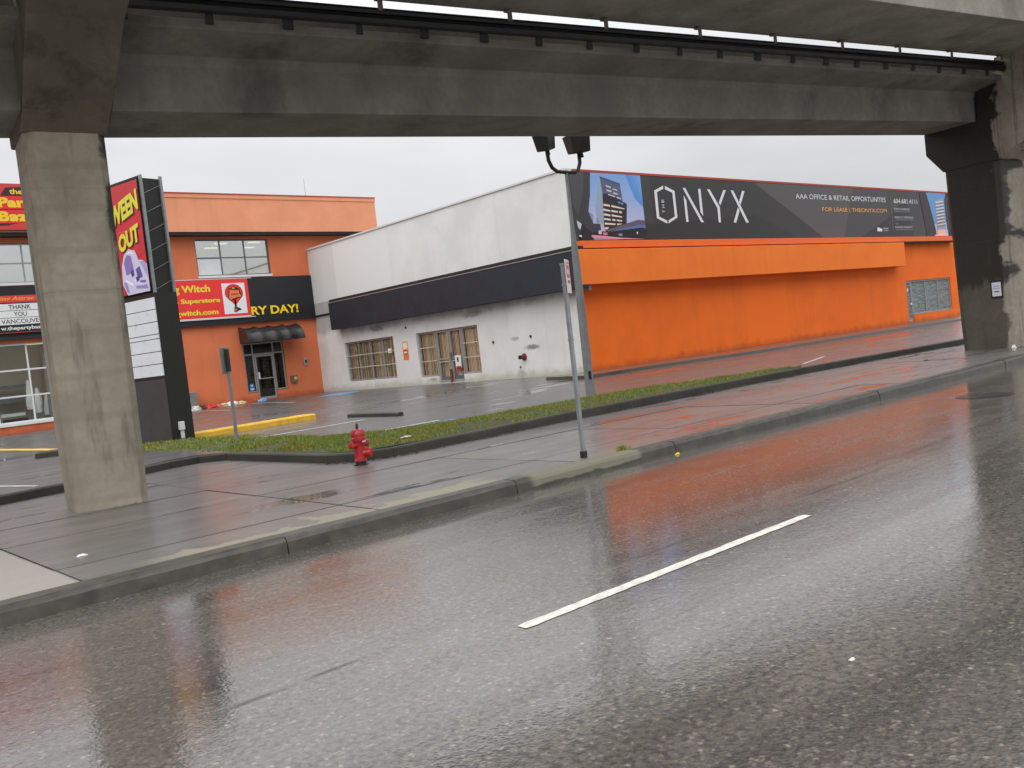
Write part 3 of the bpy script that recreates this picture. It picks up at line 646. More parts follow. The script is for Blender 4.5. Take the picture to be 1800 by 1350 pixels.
# left picture: tower seen past a guideway pier at dusk
pic = []
for i in range(12):
    t0, t1 = i / 12, (i + 1) / 12; c0 = np.array([120, 165, 225]); c1 = np.array([205, 196, 222]); k = 1 - t0
    pic.append((tuple(int(v) for v in c0 * (1 - k) + c1 * k), rect(22.55, 25.5, B0 + t0 * (B1 - B0), B0 + t1 * (B1 - B0) + .005)))
for i in range(4): pic.append(((88 + 10 * i, 146 + 6 * i, 222), [(25.5, B1), (24.7 + .2 * i, B1), (25.1 + .1 * i, 6.4 + .2 * i), (25.5, 6.1 + .2 * i)]))
pic += [((128, 150, 176), [(22.62, 5.92), (22.84, 5.82), (22.79, 5.4), (22.66, 5.4)]), ((140, 150, 172), rect(22.98, 23.12, 5.45, 5.72)),
        ((150, 168, 190), [(23.37, 7.13), (23.45, 6.87), (23.4, 6.41), (23.33, 5.45), (23.1, 5.6), (23.0, 5.92), (23.03, 6.12)]),
        ((84, 96, 128), [(23.37, 7.13), (24.36, 6.92), (24.42, 6.31), (23.42, 6.53)]), ((66, 76, 104), [(23.37, 7.13), (24.36, 6.92), (24.37, 6.86), (23.38, 7.05)]),
        ((38, 38, 50), [(23.42, 6.53), (23.66, 6.56), (24.62, 6.22), (24.5, 5.5), (23.41, 5.2), (23.33, 5.4)])]
wins = [[(23.63, 6.84), (23.88, 6.79), (23.87, 6.74), (23.64, 6.79)], [(23.96, 6.74), (24.19, 6.69), (24.19, 6.65), (23.97, 6.7)], [(23.64, 6.69), (23.89, 6.65), (23.89, 6.6), (23.65, 6.64)], [(23.97, 6.6), (24.2, 6.56), (24.2, 6.52), (23.98, 6.55)],
        [(23.69, 6.54), (24.03, 6.47), (24.04, 6.43), (23.71, 6.5)], [(24.13, 6.45), (24.35, 6.4), (24.36, 6.37), (24.14, 6.4)], [(23.41, 6.2), (23.73, 6.16), (23.73, 6.1), (23.4, 6.13)], [(23.81, 6.16), (24.47, 6.05), (24.46, 6.02), (23.8, 6.09)],
        [(23.38, 6.03), (23.72, 5.98), (23.71, 5.93), (23.37, 5.96)], [(23.78, 5.99), (24.11, 5.95), (24.1, 5.9), (23.77, 5.92)], [(24.17, 5.96), (24.31, 5.94), (24.3, 5.88), (24.16, 5.89)], [(23.37, 5.87), (23.7, 5.83), (23.69, 5.77), (23.36, 5.8)],
        [(23.76, 5.84), (24.3, 5.77), (24.29, 5.73), (23.76, 5.77)], [(23.36, 5.71), (23.69, 5.68), (23.69, 5.62), (23.35, 5.65)], [(23.78, 5.68), (23.93, 5.67), (23.92, 5.61), (23.77, 5.62)], [(24.0, 5.66), (24.27, 5.64), (24.26, 5.59), (23.99, 5.61)],
        [(23.37, 5.55), (23.92, 5.52), (23.89, 5.47), (23.36, 5.49)], [(23.99, 5.52), (24.26, 5.52), (24.09, 5.47), (23.99, 5.47)], [(23.34, 5.39), (23.57, 5.39), (23.46, 5.32), (23.33, 5.33)]]
pic += [((240, 214, 190) if i > 5 else (226, 205, 200), w_) for i, w_ in enumerate(wins)]
pic += [((104, 150, 196), [(24.15, 6.3), (24.45, 6.22), (24.4, 6.18), (24.16, 6.24)]),
        ((96, 88, 98), [(23.4, 5.3), (25.14, 5.66), (25.5, 5.64), (25.5, 5.37), (25.16, 5.4), (23.51, 5.24)]),
        ((92, 112, 176), [(23.51, 5.24), (25.18, 5.49), (25.5, 5.47), (25.5, 5.36), (25.16, 5.38), (23.75, 5.22)]),
        ((30, 28, 36), [(22.5, B0), (25.5, B0), (25.5, 5.35), (25.16, 5.37), (23.45, 5.24), (22.5, 5.3)]),
        ((214, 150, 172), [(22.4, 5.15), (23.08, 5.11), (24.18, 5.03), (25.45, 4.975), (22.9, 4.99)]), ((168, 140, 166), [(22.7, 5.06), (23.6, 5.02), (24.0, 4.97), (22.75, 4.97)]),
        ((206, 196, 204), rect(23.0, 23.16, 5.16, 5.28)), ((200, 120, 130), rect(23.22, 23.44, 5.12, 5.22)), ((150, 150, 165), rect(24.0, 24.2, 5.1, 5.17)), ((220, 220, 230), rect(24.98, 25.04, 5.16, 5.24)),
        ((58, 58, 62), [(21.87, B1), (22.9, B1), (22.78, 6.5), (22.61, 5.92), (22.79, 5.52), (23.14, 5.5), (23.14, 5.3), (22.64, 5.2), (22.38, 5.32), (22.08, 5.17), (21.95, B0), (21.87, B0)]),
        ((74, 74, 77), [(21.87, B1), (22.6, B1), (22.4, 6.4), (22.1, 5.8), (21.87, 6.2)]), ((196, 200, 214), [(22.0, 5.62), (22.22, 5.5), (22.12, 5.3), (22.03, 5.4)]), ((34, 33, 36), [(22.25, 5.5), (22.7, 5.2), (22.55, B0), (22.1, B0), (22.15, 5.3)]),
        ((230, 226, 230), rect(22.05, 22.16, 5.07, 5.13))]
printed('tower_picture', pic, bb, fb, .008, .0004)
bgp = [((96, 152, 210), [(48.4, B1), (50.75, B1), (50.7, B0), (49.2, B0), (49.1, 5.7), (48.6, 6.5)]), ((176, 190, 216), [(49.1, 5.6), (50.72, 5.7), (50.7, B0), (49.2, B0)]),
       ((150, 160, 184), [(49.46, 6.87), (50.49, 6.99), (50.46, B0), (49.29, B0)])]
for i in range(8):
    z = 6.75 - .17 * i; bgp.append(((226, 206, 190) if i > 4 else (214, 218, 228), [(49.45, z), (50.42, z + .1), (50.42, z + .04), (49.45, z - .06)])); bgp.append(((92, 92, 110), [(49.42, z - .08), (50.42, z + .0), (50.42, z - .04), (49.42, z - .12)]))
bgp += [((232, 190, 160), rect(49.4, 50.4, 5.02, 5.3)), ((50, 40, 44), [(47.6, B1), (48.4, B1), (48.62, 6.8), (48.9, 6.1), (49.2, 5.3), (49.21, B0), (48.1, B0)]), ((56, 52, 56), [(50.55, 6.9), (50.84, B1), (50.84, B0), (50.6, 5.4)]),
        ((235, 230, 232), rect(49.0, 50.5, 4.98, 5.02))]
printed('tower_picture', bgp, bb, fb, .008, .0005)
onyx = [[(26.75, 6.92), (26.2, 6.72), (26.19, 5.73), (26.76, 5.53), (26.77, 5.64), (26.34, 5.78), (26.35, 6.67), (26.73, 6.8)], [(26.84, 6.91), (27.38, 6.74), (27.39, 5.76), (26.83, 5.54), (26.85, 5.65), (27.24, 5.8), (27.24, 6.67), (26.82, 6.79)],
        [(27.89, 6.6), (28.03, 6.4), (28.03, 5.6), (27.89, 5.6)], [(27.88, 6.87), (28.04, 6.87), (28.98, 5.59), (28.81, 5.59)], [(28.83, 6.86), (28.98, 6.86), (28.98, 5.83), (28.83, 5.98)],
        [(29.39, 6.86), (29.56, 6.86), (30.1, 6.2), (30.08, 5.59), (29.93, 5.59), (29.94, 6.14)], [(30.45, 6.86), (30.62, 6.86), (30.15, 6.25), (30.07, 6.37)],
        [(30.94, 6.86), (31.12, 6.86), (31.98, 5.59), (31.79, 5.59)], [(31.72, 6.86), (31.9, 6.86), (31.53, 6.3), (31.44, 6.42)], [(31.32, 6.2), (31.42, 6.07), (31.1, 5.59), (30.92, 5.59)]]
for grp in ((0, 1), (2, 3, 4), (5, 6), (7, 8, 9)):
    lt = MB(); lt.cur = (226, 228, 230)
    for gi in grp: lt.add([fb(x, z, .013) for x, z in onyx[gi]], [tuple(range(len(onyx[gi])))])
    lt.build('letter', M['print'], bb)
for gi, ch in enumerate('THE'):
    v, f = glyphs(ch); lt = MB(); lt.cur = (226, 228, 230); lt.add([fb(26.70 - bq * .14, 5.92 + gi * .19 + aq * .11, .013) for aq, bq in v], f); lt.build('letter', M['print'], bb)
def letters(body, x0, x1, z0, z1, col, parent, fn, d, bold=0.0, name='lettering', single=False, **k):
    """a line of lettering, one part for each word (or each letter)"""
    v, f = glyphs(body, bold, k.get('shear', 0.0), k.get('space', 1.0)); comp = list(range(len(v)))
    def root(i):
        while comp[i] != i: i = comp[i]
        return i
    for q in f:
        for w in q[1:]: comp[root(w)] = root(q[0])
    isl = {}
    for q in f: isl.setdefault(root(q[0]), []).append(q)
    I = sorted(isl.values(), key=lambda Q: min(v[w][0] for q in Q for w in q)); groups = []; hi = -9
    gap = 0.0 if single else .30 * (z1 - z0) / (x1 - x0)
    for Q in I:
        lo = min(v[w][0] for q in Q for w in q); h = max(v[w][0] for q in Q for w in q)
        if groups and lo - hi < gap + (0 if not single else -1e-6): groups[-1] += Q
        else: groups.append(list(Q))
        hi = max(hi, h)
    for Q in groups:
        ids = sorted({w for q in Q for w in q}); mp_ = {w: n for n, w in enumerate(ids)}
        b = MB(); b.cur = col; b.add([fn(x0 + v[w][0] * (x1 - x0), z0 + v[w][1] * (z1 - z0), d) for w in ids], [tuple(mp_[w] for w in q) for q in Q]); b.build('letter' if single else name, M['print'], parent)
letters('AAA OFFICE & RETAIL OPPORTUNITES', 35.7, 43.87, 6.64, 6.86, (214, 216, 220), bb, fb, .013, .008)
letters('FOR LEASE | THEONYX.COM', 37.8, 43.88, 6.07, 6.31, (238, 172, 90), bb, fb, .013, .008)
letters('604.681.4111', 44.7, 47.3, 6.61, 6.84, (222, 224, 228), bb, fb, .013, .008)
for i, (tx, z, wdt) in enumerate((('ROB CHASMAR', 6.27, 1.7), ('MARCO DIPAOLO', 5.86, 2.0), ('DAVID KNIGHT', 5.37, 1.82))):
    letters(tx, 44.68 - .02 * i, 44.68 + wdt, z, z + .11, (200, 200, 204), bb, fb, .013, .004)
    printed('print_rule', [((130, 130, 134), rect(44.68, 44.68 + wdt, z - .09, z - .06))], bb, fb, .013)
printed('print_rule', [((120, 120, 124), rect(44.38, 44.42, 5.23, 6.98))], bb, fb, .013)
for z_ in (6.47, 5.58): printed('print_rule', [((200, 150, 80), rect(44.7, 45.0, z_, z_ + .02))], bb, fb, .013)
printed('logo', [((228, 230, 230), [(42.74, 5.22), (43.22, 5.22), (43.24, 5.36), (43.05, 5.36), (43.0, 5.4), (42.76, 5.4)])], bb, fb, .013)
for z_, h_ in ((5.33, .05), (5.24, .03)): printed('print_rule', [((175, 175, 178), rect(43.36, 43.88, z_, z_ + h_))], bb, fb, .013)

# ------------------------------------------------------------------ two-storey party store
f2 = lambda a, z, d: (a, YB + d, z)
ps = thing('party_store', (8, 45, .5), 'two storey coral orange store with black fascia band and overhanging parapet', 'building')
holes = [(16.36, 19.8, 6.25, 7.86), (23.2, 24.9, 6.4, 7.75), (5.4, 10.6, 6.25, 7.78), (17.95, 19.95, .95, 3.2), (18.46, 19.4, .60, .95), (4.3, 10.5, .93, 3.97)]
b = MB(); wallgrid(b, f2, -14, 25.4, .1, 8.1, holes, .2); b.add([(25.4, YB, 7), (25.4, YB + 14, 7), (25.4, YB + 14, 8.1), (25.4, YB, 8.1)], [(0, 1, 2, 3)])
b.build('front_wall', M['orange2'], ps)
par = MB().box(-14.3, 25.5, YB - .55, YB + 14.2, 8.1, 9.55).build('parapet', M['orange3'], ps)
MB().box(-14.32, 25.52, YB - .58, YB + 14.22, 9.552, 9.72).build('coping', M['orange3'], par)
MB().box(-14.34, 25.54, YB - .6, YB + 14.24, 9.722, 9.77).build('coping', M['red_coping'], par)
MB().box(-14.2, 25.42, YB - .5, YB - .003, 7.98, 8.098).build('soffit', M['black_band'], ps)
MB().box(-14, XW - .02, YB - .12, YB - .003, 4.2, 6.12).build('fascia_band', M['black_band'], ps)
MB().box(-14, XW - .03, YB - .2, YB - .004, 4.1, 4.198).build('fascia_trim', M['black_band'], ps)
MB().box(-14, XW, YB - .05, YB - .002, .2, .58).build('plinth', M['walk'], ps) if False else None
# upper office window, three by two
def gridwin(x0, x1, z0, z1, nx, nz, fmat, gmat, name='window', fw=.05, sill=True, cuts=None):
    w = MB(); y0, y1 = YB + .07, YB + .13
    w.box(x0, x0 + fw, y0, y1, z0, z1); w.box(x1 - fw, x1, y0, y1, z0, z1); w.box(x0 + fw, x1 - fw, y0, y1, z1 - fw, z1); w.box(x0 + fw, x1 - fw, y0, y1, z0, z0 + fw)
    xs = [x0 + (x1 - x0) * i / nx for i in range(1, nx)]; zs = [z0 + (z1 - z0) * i / nz for i in range(1, nz)]
    for x in xs: w.box(x - fw / 2, x + fw / 2, y0, y1, z0 + fw, z1 - fw)
    X = [x0 + fw / 2] + xs + [x1 - fw / 2]; Z = [z0 + fw / 2] + zs + [z1 - fw / 2]
    for z in zs:
        for i in range(nx): w.box(X[i] + fw / 2, X[i + 1] - fw / 2, y0 + .005, y1 - .005, z - fw / 2, z + fw / 2)
    o = w.build(name, M[fmat], ps)
    for i in range(nx):
        for j in range(nz): 
            gk = gmat(i, j) if callable(gmat) else gmat
            MB().box(X[i] + fw / 2, X[i + 1] - fw / 2, y0 + .03, y0 + .036, Z[j] + fw / 2, Z[j + 1] - fw / 2).build('pane', M[gk], o)
    if sill: MB().box(x0 - .03, x1 + .03, YB - .06, YB + .06, z0 - .1, z0 - .001).build('sill', M['alu_white'], o)
    return o
M['blank_pane'] = simple('blanked_pane', (.72, .75, .74), .25, .03, 2, 0)
gw = gridwin(16.37, 19.79, 6.26, 7.85, 3, 2, 'alu_dark', lambda i, j: 'blank_pane' if (i, j) == (0, 0) else 'glass_mirror')
rm = MB().box(15.6, 20.6, YB + 4, YB + 4.1, 5.9, 8.0); rm.box(15.6, 20.6, YB + .25, YB + 4, 7.9, 8.0); rm.box(15.5, 15.6, YB + .25, YB + 4, 5.9, 8); rm.box(20.6, 20.7, YB + .25, YB + 4, 5.9, 8); rm.box(15.6, 20.6, YB + .25, YB + 4, 5.8, 5.9)
rm = rm.build('office_room', M['interior_white'], ps)
for x, y in ((17.9, 1.3), (19.4, 1.0), (18.0, 2.6), (19.9, 2.6)): MB().box(x, x + .55, YB + y, YB + y + .2, 7.86, 7.895).build('ceiling_lamp', M['lamp'], rm)
gridwin(23.22, 24.88, 6.42, 7.73, 2, 1, 'alu_dark', 'glass_dark', sill=False)
gw = gridwin(5.42, 10.58, 6.26, 7.76, 5, 2, 'alu', 'glass_mirror')
MB().box(5.0, 11, YB + .6, YB + .7, 5.9, 8.0).build('office_wall', M['interior_white'], ps)
# ground-floor display window and what stands behind it
gw = gridwin(4.32, 10.48, .95, 3.95, 5, 3, 'alu_white', 'glass', fw=.06)
MB().box(3.6, 11, YB + 2.6, YB + 2.7, .4, 4.0).build('shop_back_wall', M['interior_beige'], ps)
MB().box(3.6, 11, YB + .25, YB + 2.6, .85, .93).build('display_floor', M['turf'], ps)
MB().box(3.6, 11, YB + .25, YB + 2.6, 4.0, 4.05).build('shop_ceiling', M['interior_white'], ps)
for x in (5.0, 7.4, 9.6): MB().box(x, x + 1.1, YB + 1.2, YB + 1.35, 3.95, 3.995).build('ceiling_lamp', M['lamp'], ps)
disp = MB().box(8.2, 9.35, YB + 1.6, YB + 2.1, 1.75, 2.05).build('display_shelf', M['alu_dark'], ps)
MB().box(7.9, 9.6, YB + 1.5, YB + 2.2, 2.3, 2.42).build('display_rail', M['alu_dark'], disp)
MB().box(8.3, 9.15, YB + 1.0, YB + 1.5, 1.2, 1.32).build('display_table', M['alu_white'], disp)
MB().box(8.4, 9.2, YB + .9, YB + 1.4, .94, 1.1).build('display_plinth', M['interior_dark'], disp)
MB().box(8.0, 8.5, YB + 2.2, YB + 2.4, 3.2, 3.9).build('display_poster', M['alu_dark'], disp)
for x, h in ((9.35, 1.35), (9.62, 1.15), (9.95, 1.0)):   # hanging white cloths of the display
    b = MB(); rings = []
    for k in range(7):
        t = k / 6; r = .05 + .10 * math.sin(min(1, t * 1.6) * 1.5) * (1 - .25 * t)
        rings.append([(x + r * math.cos(a) * (1 + .25 * math.sin(3 * a + k)), YB + .9 + r * math.sin(a), 2.25 * h / 1.35 + .3 - h * t * .85) for a in [i * 6.283 / 10 for i in range(10)]])
    b.loft(rings).build('hanging_cloth', M['plastic_white'], disp, smooth=True)
MB().box(9.9, 11, YB + .5, YB + .6, .95, 3.9).build('display_screen', M['grey_plastic'], disp)
# entrance with grilles
ent = MB(); y0, y1 = YB + .07, YB + .13
for (x0, x1, z0, z1) in ((17.97, 18.03, .97, 3.18), (19.87, 19.93, .97, 3.18), (18.03, 18.43, .97, 1.03), (19.43, 19.87, .97, 1.03), (18.03, 19.87, 3.12, 3.18), (18.03, 19.87, 2.64, 2.70), (18.40, 18.46, .97, 2.64), (19.40, 19.46, .97, 2.64), (18.40, 18.46, 2.7, 3.12), (19.40, 19.46, 2.7, 3.12)):
    ent.box(x0, x1, y0, y1, z0, z1)
ent = ent.build('entrance_frame', M['alu'], ps)
for x0, x1, z0, z1 in ((18.03, 18.40, 1.03, 2.64), (19.46, 19.87, 1.03, 2.64), (18.03, 18.4, 2.7, 3.12), (18.46, 19.4, 2.7, 3.12), (19.46, 19.87, 2.7, 3.12)): MB().box(x0, x1, y0 + .03, y0 + .036, z0, z1).build('pane', M['glass_dark'], ent)
door = MB()
for (x0, x1, z0, z1) in ((18.48, 18.56, .61, 2.63), (19.31, 19.385, .61, 2.63), (18.56, 19.31, .61, .72), (18.56, 19.31, 2.54, 2.63)): door.box(x0, x1, y0 - .01, y1 - .005, z0, z1)
door = door.build('door', M['alu'], ps)
MB().box(18.56, 19.31, y0 + .03, y0 + .036, .72, 2.54).build('pane', M['glass_dark'], door)
MB().box(18.57, 18.64, y0 - .06, y0 - .02, 1.55, 1.85).build('handle', M['alu_white'], door)
MB().box(18.6, 19.28, y0 - .04, y0 - .02, 1.52, 1.57).build('push_bar', M['alu'], door)
def grille(x0, x1, z0, z1, parent, st=.155):
    b = MB(); nx = max(2, round((x1 - x0) / st)); nz = round((z1 - z0) / st)
    for i in range(1, nx): x = x0 + (x1 - x0) * i / nx; b.box(x - .011, x + .011, y1 + .0, y1 + .012, z0, z1)
    for j in range(1, nz): z = z0 + (z1 - z0) * j / nz; b.box(x0, x1, y1 + .013, y1 + .025, z - .011, z + .011)
    b.build('security_grille', M['grate_white'], parent)
grille(18.56, 19.31, .72, 2.54, door); grille(18.03, 18.4, 1.03, 2.64, ent); grille(19.46, 19.87, 1.03, 2.64, ent)
MB().box(17.5, 20.5, YB + .6, YB + .7, .4, 3.6).build('lobby', M['interior_dark'], ps)
printed('door_sticker', [((60, 110, 165), rect(18.1, 18.33, 1.06, 1.36)), ((205, 215, 225), rect(18.13, 18.3, 1.08, 1.16)), ((190, 215, 235), rect(18.15, 18.26, 1.24, 1.32))], ent, lambda a, z, d: (a, y0 + .01 - d, z))
# scalloped vinyl awning over the entrance
aw = MB(); rings = []; NX = 24
for i in range(NX + 1):
    t = i / NX; x = 17.8 + 2.72 * t; sag = .05 * abs(math.sin(t * math.pi * 4)); ring = []
    for k in range(9):
        a = math.pi / 2 * k / 8; ring.append((x, YB - .13 - (.95 - sag * 1.2) * math.sin(a), 3.18 + (.72 - sag) * math.cos(a) - .0))
    rings.append(ring)
aw.loft(rings, caps=False, closed=False)
for xx in (17.8, 20.52):
    rg = [(xx, YB - .13 - .95 * math.sin(math.pi / 2 * k / 8), 3.18 + .72 * math.cos(math.pi / 2 * k / 8)) for k in range(9)]; aw.add(rg + [(xx, YB - .13, 3.18)], [tuple(range(10))])
aw = aw.build('awning', M['awning'], ps, smooth=True)
for i in range(5):
    x = 17.8 + 2.72 * i / 4; MB().tube([(x, YB - .13 - .955 * math.sin(math.pi / 2 * k / 8), 3.18 + .725 * math.cos(math.pi / 2 * k / 8)) for k in range(9)], .014, 6).build('awning_rib', M['black_metal'], aw)
MB().tube([(17.8, YB - 1.08, 3.18), (20.52, YB - 1.08, 3.18)], .018, 6).build('awning_rail', M['black_metal'], aw)
# wall fixtures right of the door
kb = MB().box(20.86, 21.08, YB - .06, YB - .001, 1.93, 2.28).build('wall_box', M['alu'], ps, bevel=.01); MB().box(20.93, 21.02, YB - .075, YB - .061, 2.04, 2.18).build('keypad', M['interior_dark'], kb)
kb = MB().box(20.1, 20.4, YB - .12, YB - .001, 1.2, 1.52).build('wall_box', M['alu_dark'], ps, bevel=.01)
MB().lathe((20.3, YB - .12, 1.38), (0, -1, 0), [(.08, 0), (.08, .03), (.04, .04)]).build('gauge', M['yellow_kerb'], kb)
# fascia letters
b = MB(); letters('RY DAY!', 18.52, 20.86, 4.42, 4.81, (250, 214, 40), ps, lambda a, z, d: (a, YB - .125 - d, z), .03, .03, single=True)
# red banner with the balloon emblem
rb = thing('red_banner', (17, YB - .16, 4.35), 'red vinyl banner with yellow lettering and balloon emblem on the black fascia', 'banner')
fr = lambda a, z, d: (a, YB - .17 - d, z)
MB().box(13.4, 18.5, YB - .168, YB - .125, 4.38, 6.08).build('sheet', M['black_band'], rb)
printed('print', [((236, 52, 50), rect(13.41, 18.49, 4.385, 6.075)), ((226, 226, 222), rect(13.41, 18.49, 4.385, 4.425)), ((230, 232, 236), rect(17.26, 18.33, 4.54, 5.89))], rb, fr)
MB().box(13.4, 18.7, YB - .175, YB - .13, 6.082, 6.11).build('batten', M['alu_white'], rb); MB().box(13.4, 18.7, YB - .175, YB - .13, 4.35, 4.378).build('batten', M['alu_white'], rb)
YEL = (240, 214, 66)
def slab_line(body, x0, x1, z0, z1, bold=.035):
    return letters(body, x0, x1, z0, z1, YEL, rb, fr, .008, bold)
slab_line('g Witch', 15.12, 16.72, 5.46, 5.86); slab_line('n Superstore', 15.08, 17.12, 5.03, 5.29); slab_line('gwitch.com', 15.1, 16.98, 4.5, 4.79)
bal = [(17.795 + .425 * math.cos(a), 5.45 + .40 * math.sin(a)) for a in [math.pi * (-.12 + 1.24 * i / 22) for i in range(23)]] + [(17.86, 4.84), (17.76, 4.84)]
printed('balloon', [((226, 44, 40), bal), ((40, 26, 30), [(17.5, 5.2), (17.58, 5.68), (17.75, 5.66), (17.82, 5.74), (17.95, 5.7), (18.08, 5.62), (18.1, 5.45), (18.18, 5.36), (18.12, 5.24), (17.9, 5.2), (17.6, 5.1)]),
                    ((236, 120, 58), [(17.54, 5.22), (17.61, 5.62), (17.78, 5.58), (18.03, 5.58), (18.05, 5.4), (18.14, 5.33), (18.08, 5.27), (17.85, 5.25), (17.6, 5.15)]), ((70, 32, 34), rect(17.66, 17.98, 5.38, 5.42)),
                    ((220, 190, 70), rect(17.74, 17.86, 5.64, 5.69)), ((44, 30, 34), [(17.7, 4.62), (17.74, 4.84), (17.84, 4.84), (18.02, 4.76), (18.06, 4.7), (17.9, 4.66), (17.82, 4.6)]), ((214, 110, 70), [(17.73, 4.64), (17.78, 4.78), (17.86, 4.72), (17.8, 4.63)])], rb, fr, .006)
# rooftop sign and letter board at the left
rs = thing('party_sign', (7, YB - .6, 8.1), 'red sign with yellow lettering The Par Baz on the parapet', 'sign')
fs = lambda a, z, d: (a, YB - .68 - d, z)
MB().box(4.2, 10.6, YB - .68, YB - .605, 8.16, 9.9).build('panel', M['black_band'], rs)
blob = lambda x0, x1, z0, z1: [(x0, z0 + .08), (x0 + .1, z0), (x1 - .1, z0 + .03), (x1, z0 + .15), (x1 - .02, z1 - .1), (x1 - .14, z1), (x0 + .1, z1 - .02), (x0 - .02, z1 - .15)]
printed('print', [((206, 60, 60), rect(4.21, 10.59, 8.17, 9.89)), ((48, 34, 36), [(8.0, 8.3), (9.0, 8.32), (9.7, 8.5), (10.1, 8.4), (10.1, 9.05), (9.95, 9.5), (9.75, 9.78), (9.1, 9.75), (8.9, 9.45), (8.0, 9.5)]),
                  ((226, 44, 36), blob(8.3, 9.95, 8.93, 9.44)), ((226, 44, 36), blob(8.3, 10.0, 8.40, 8.92))], rs, fs)
letters('the', 9.22, 9.66, 9.5, 9.71, (244, 200, 50), rs, fs, .01, .03); letters('Par', 8.78, 9.72, 9.0, 9.38, (246, 206, 50), rs, fs, .01, .05); letters('Baz', 8.72, 9.78, 8.48, 8.86, (246, 206, 50), rs, fs, .01, .05)
lb = thing('letter_board', (7.5, YB - .2, 4.3), 'white letter board reading THANK YOU on the black fascia', 'sign')
fl = lambda a, z, d: (a, YB - .22 - d, z)
MB().box(5.2, 10.4, YB - .22, YB - .125, 4.34, 5.78).build('panel', M['black_band'], lb)
printed('print', [((224, 60, 62), rect(5.21, 10.39, 5.5, 5.76)), ((228, 230, 228), rect(5.3, 10.3, 5.2, 5.45)), ((228, 230, 228), rect(5.3, 10.3, 4.93, 5.18)), ((228, 230, 228), rect(5.3, 10.3, 4.66, 4.91)), ((200, 40, 44), rect(5.21, 10.39, 4.345, 4.37))], lb, fl)
letters('THANK', 8.77, 9.54, 5.24, 5.41, (36, 34, 34), lb, fl, .008, .01); letters('YOU', 8.92, 9.37, 4.97, 5.14, (36, 34, 34), lb, fl, .008, .01); letters('VANCOUVE', 8.46, 9.76, 4.70, 4.87, (36, 34, 34), lb, fl, .008, .01)
letters('w.thepartybaz', 8.42, 9.8, 4.42, 4.6, (232, 232, 232), lb, fl, .008, .02); letters('ing Attrac', 8.52, 9.7, 5.54, 5.72, (236, 176, 50), lb, fl, .008, .02, shear=.2)
MB().box(-13.5, 10.9, YB - 1.6, YB - .001, .2, .59).build('store_kerb', M['walk']) if False else None

# ------------------------------------------------------------------ elevated guideway
GA = R(-7.16); U = Vector((math.cos(GA), math.sin(GA), 0)); Vv = Vector((-math.sin(GA), math.cos(GA), 0)); GR = .038
def G(u, v, z): p = U * u + Vv * v; return (p.x, p.y, z + GR * (u - 1.9))
def girder(name, v0, zb, w, label, far):
    t = thing(name, G(13, v0 + w / 2, zb), label, 'viaduct', 'parallel guideway girders')
    c = v0 + w / 2; fl = w / 2 + (.8 if far else .12); H = 1.04 if far else 1.5
    prof = [(v0, zb), (v0 + w, zb), (v0 + w, zb + .62 * H), (v0 + w + .05, zb + .75 * H), (c + fl, zb + .87 * H), (c + fl, zb + H), (c - fl, zb + H), (c - fl, zb + .87 * H), (v0 - .05, zb + .75 * H), (v0, zb + .62 * H)]
    MB().loft([[G(u, v, z) for v, z in prof] for u in (-26, 48)]).build('girder', M['girder' if far else 'girder_lit'], t, bevel=.015)
    zt = zb + H + .005
    for u in np.arange(-26, 48, 1.48):
        vv = c + (.9 if far else -fl + .1); b = MB(); z1 = zt + (.75 if far else .4) + random.uniform(-.01, .01)
        P = [G(u + .01, vv - .03, zt), G(u + 1.47, vv - .03, zt), G(u + 1.47, vv + .03, zt), G(u + .01, vv + .03, zt), G(u + .01, vv - .03, z1), G(u + 1.47, vv - .03, z1), G(u + 1.47, vv + .03, z1), G(u + .01, vv + .03, z1)]
        b.add(P, [(0, 3, 2, 1), (4, 5, 6, 7), (0, 1, 5, 4), (1, 2, 6, 5), (2, 3, 7, 6), (3, 0, 4, 7)]); b.build('parapet_panel', M['panel_lt'], t)
    if far:
        vn = c - 1.6
        MB().tube([G(u, vn, 6.67) for u in (-26, 0, 24, 48)], .085, 8).build('cable_duct', M['cable'], t, smooth=True)
        MB().tube([G(u, vn + .02, 6.81) for u in (-26, 0, 24, 48)], .062, 8).build('cable_duct', M['cable'], t, smooth=True)
        for u in np.arange(-25, 48, 1.12):
            b = MB(); p, q = Vector(G(u, vn + .04, 6.40)), Vector(G(u, vn + .03, 6.93)); b.obox(p.lerp(q, .42), U, Vv, (0, 0, 1), .06 + random.uniform(-.02, .02), .02, .16); b.build('duct_bracket', M['dark_steel'], t)
        for u in np.arange(-24.6, 48, 2.24):
            b = MB(); p = Vector(G(u + random.uniform(-.15, .15), vn - .1, 6.88)); b.obox(p, U, Vv, (0, 0, 1), .04, .012, .09); b.obox(p + Vv * .05 + Vector((0, 0, .09)), U, Vv, (0, 0, 1), .04, .06, .012); b.build('duct_clip', M['hanger'], t)
        MB().loft([[G(u, v, z) for v, z in ((c - .98, 6.55), (c - .90, 6.55), (c - .90, 7.10), (c - .98, 7.10))] for u in (-26, 48)]).build('edge_upstand', M['girder'], t)
    return t
girder('guideway_girder', 13.2, 5.5, 1.45, 'concrete guideway girder with black cable ducts, spanning between both columns', True)
girder('guideway_girder', 10.35, 7.0, 2.05, 'nearer concrete guideway girder crossing the top edge of the view', False)
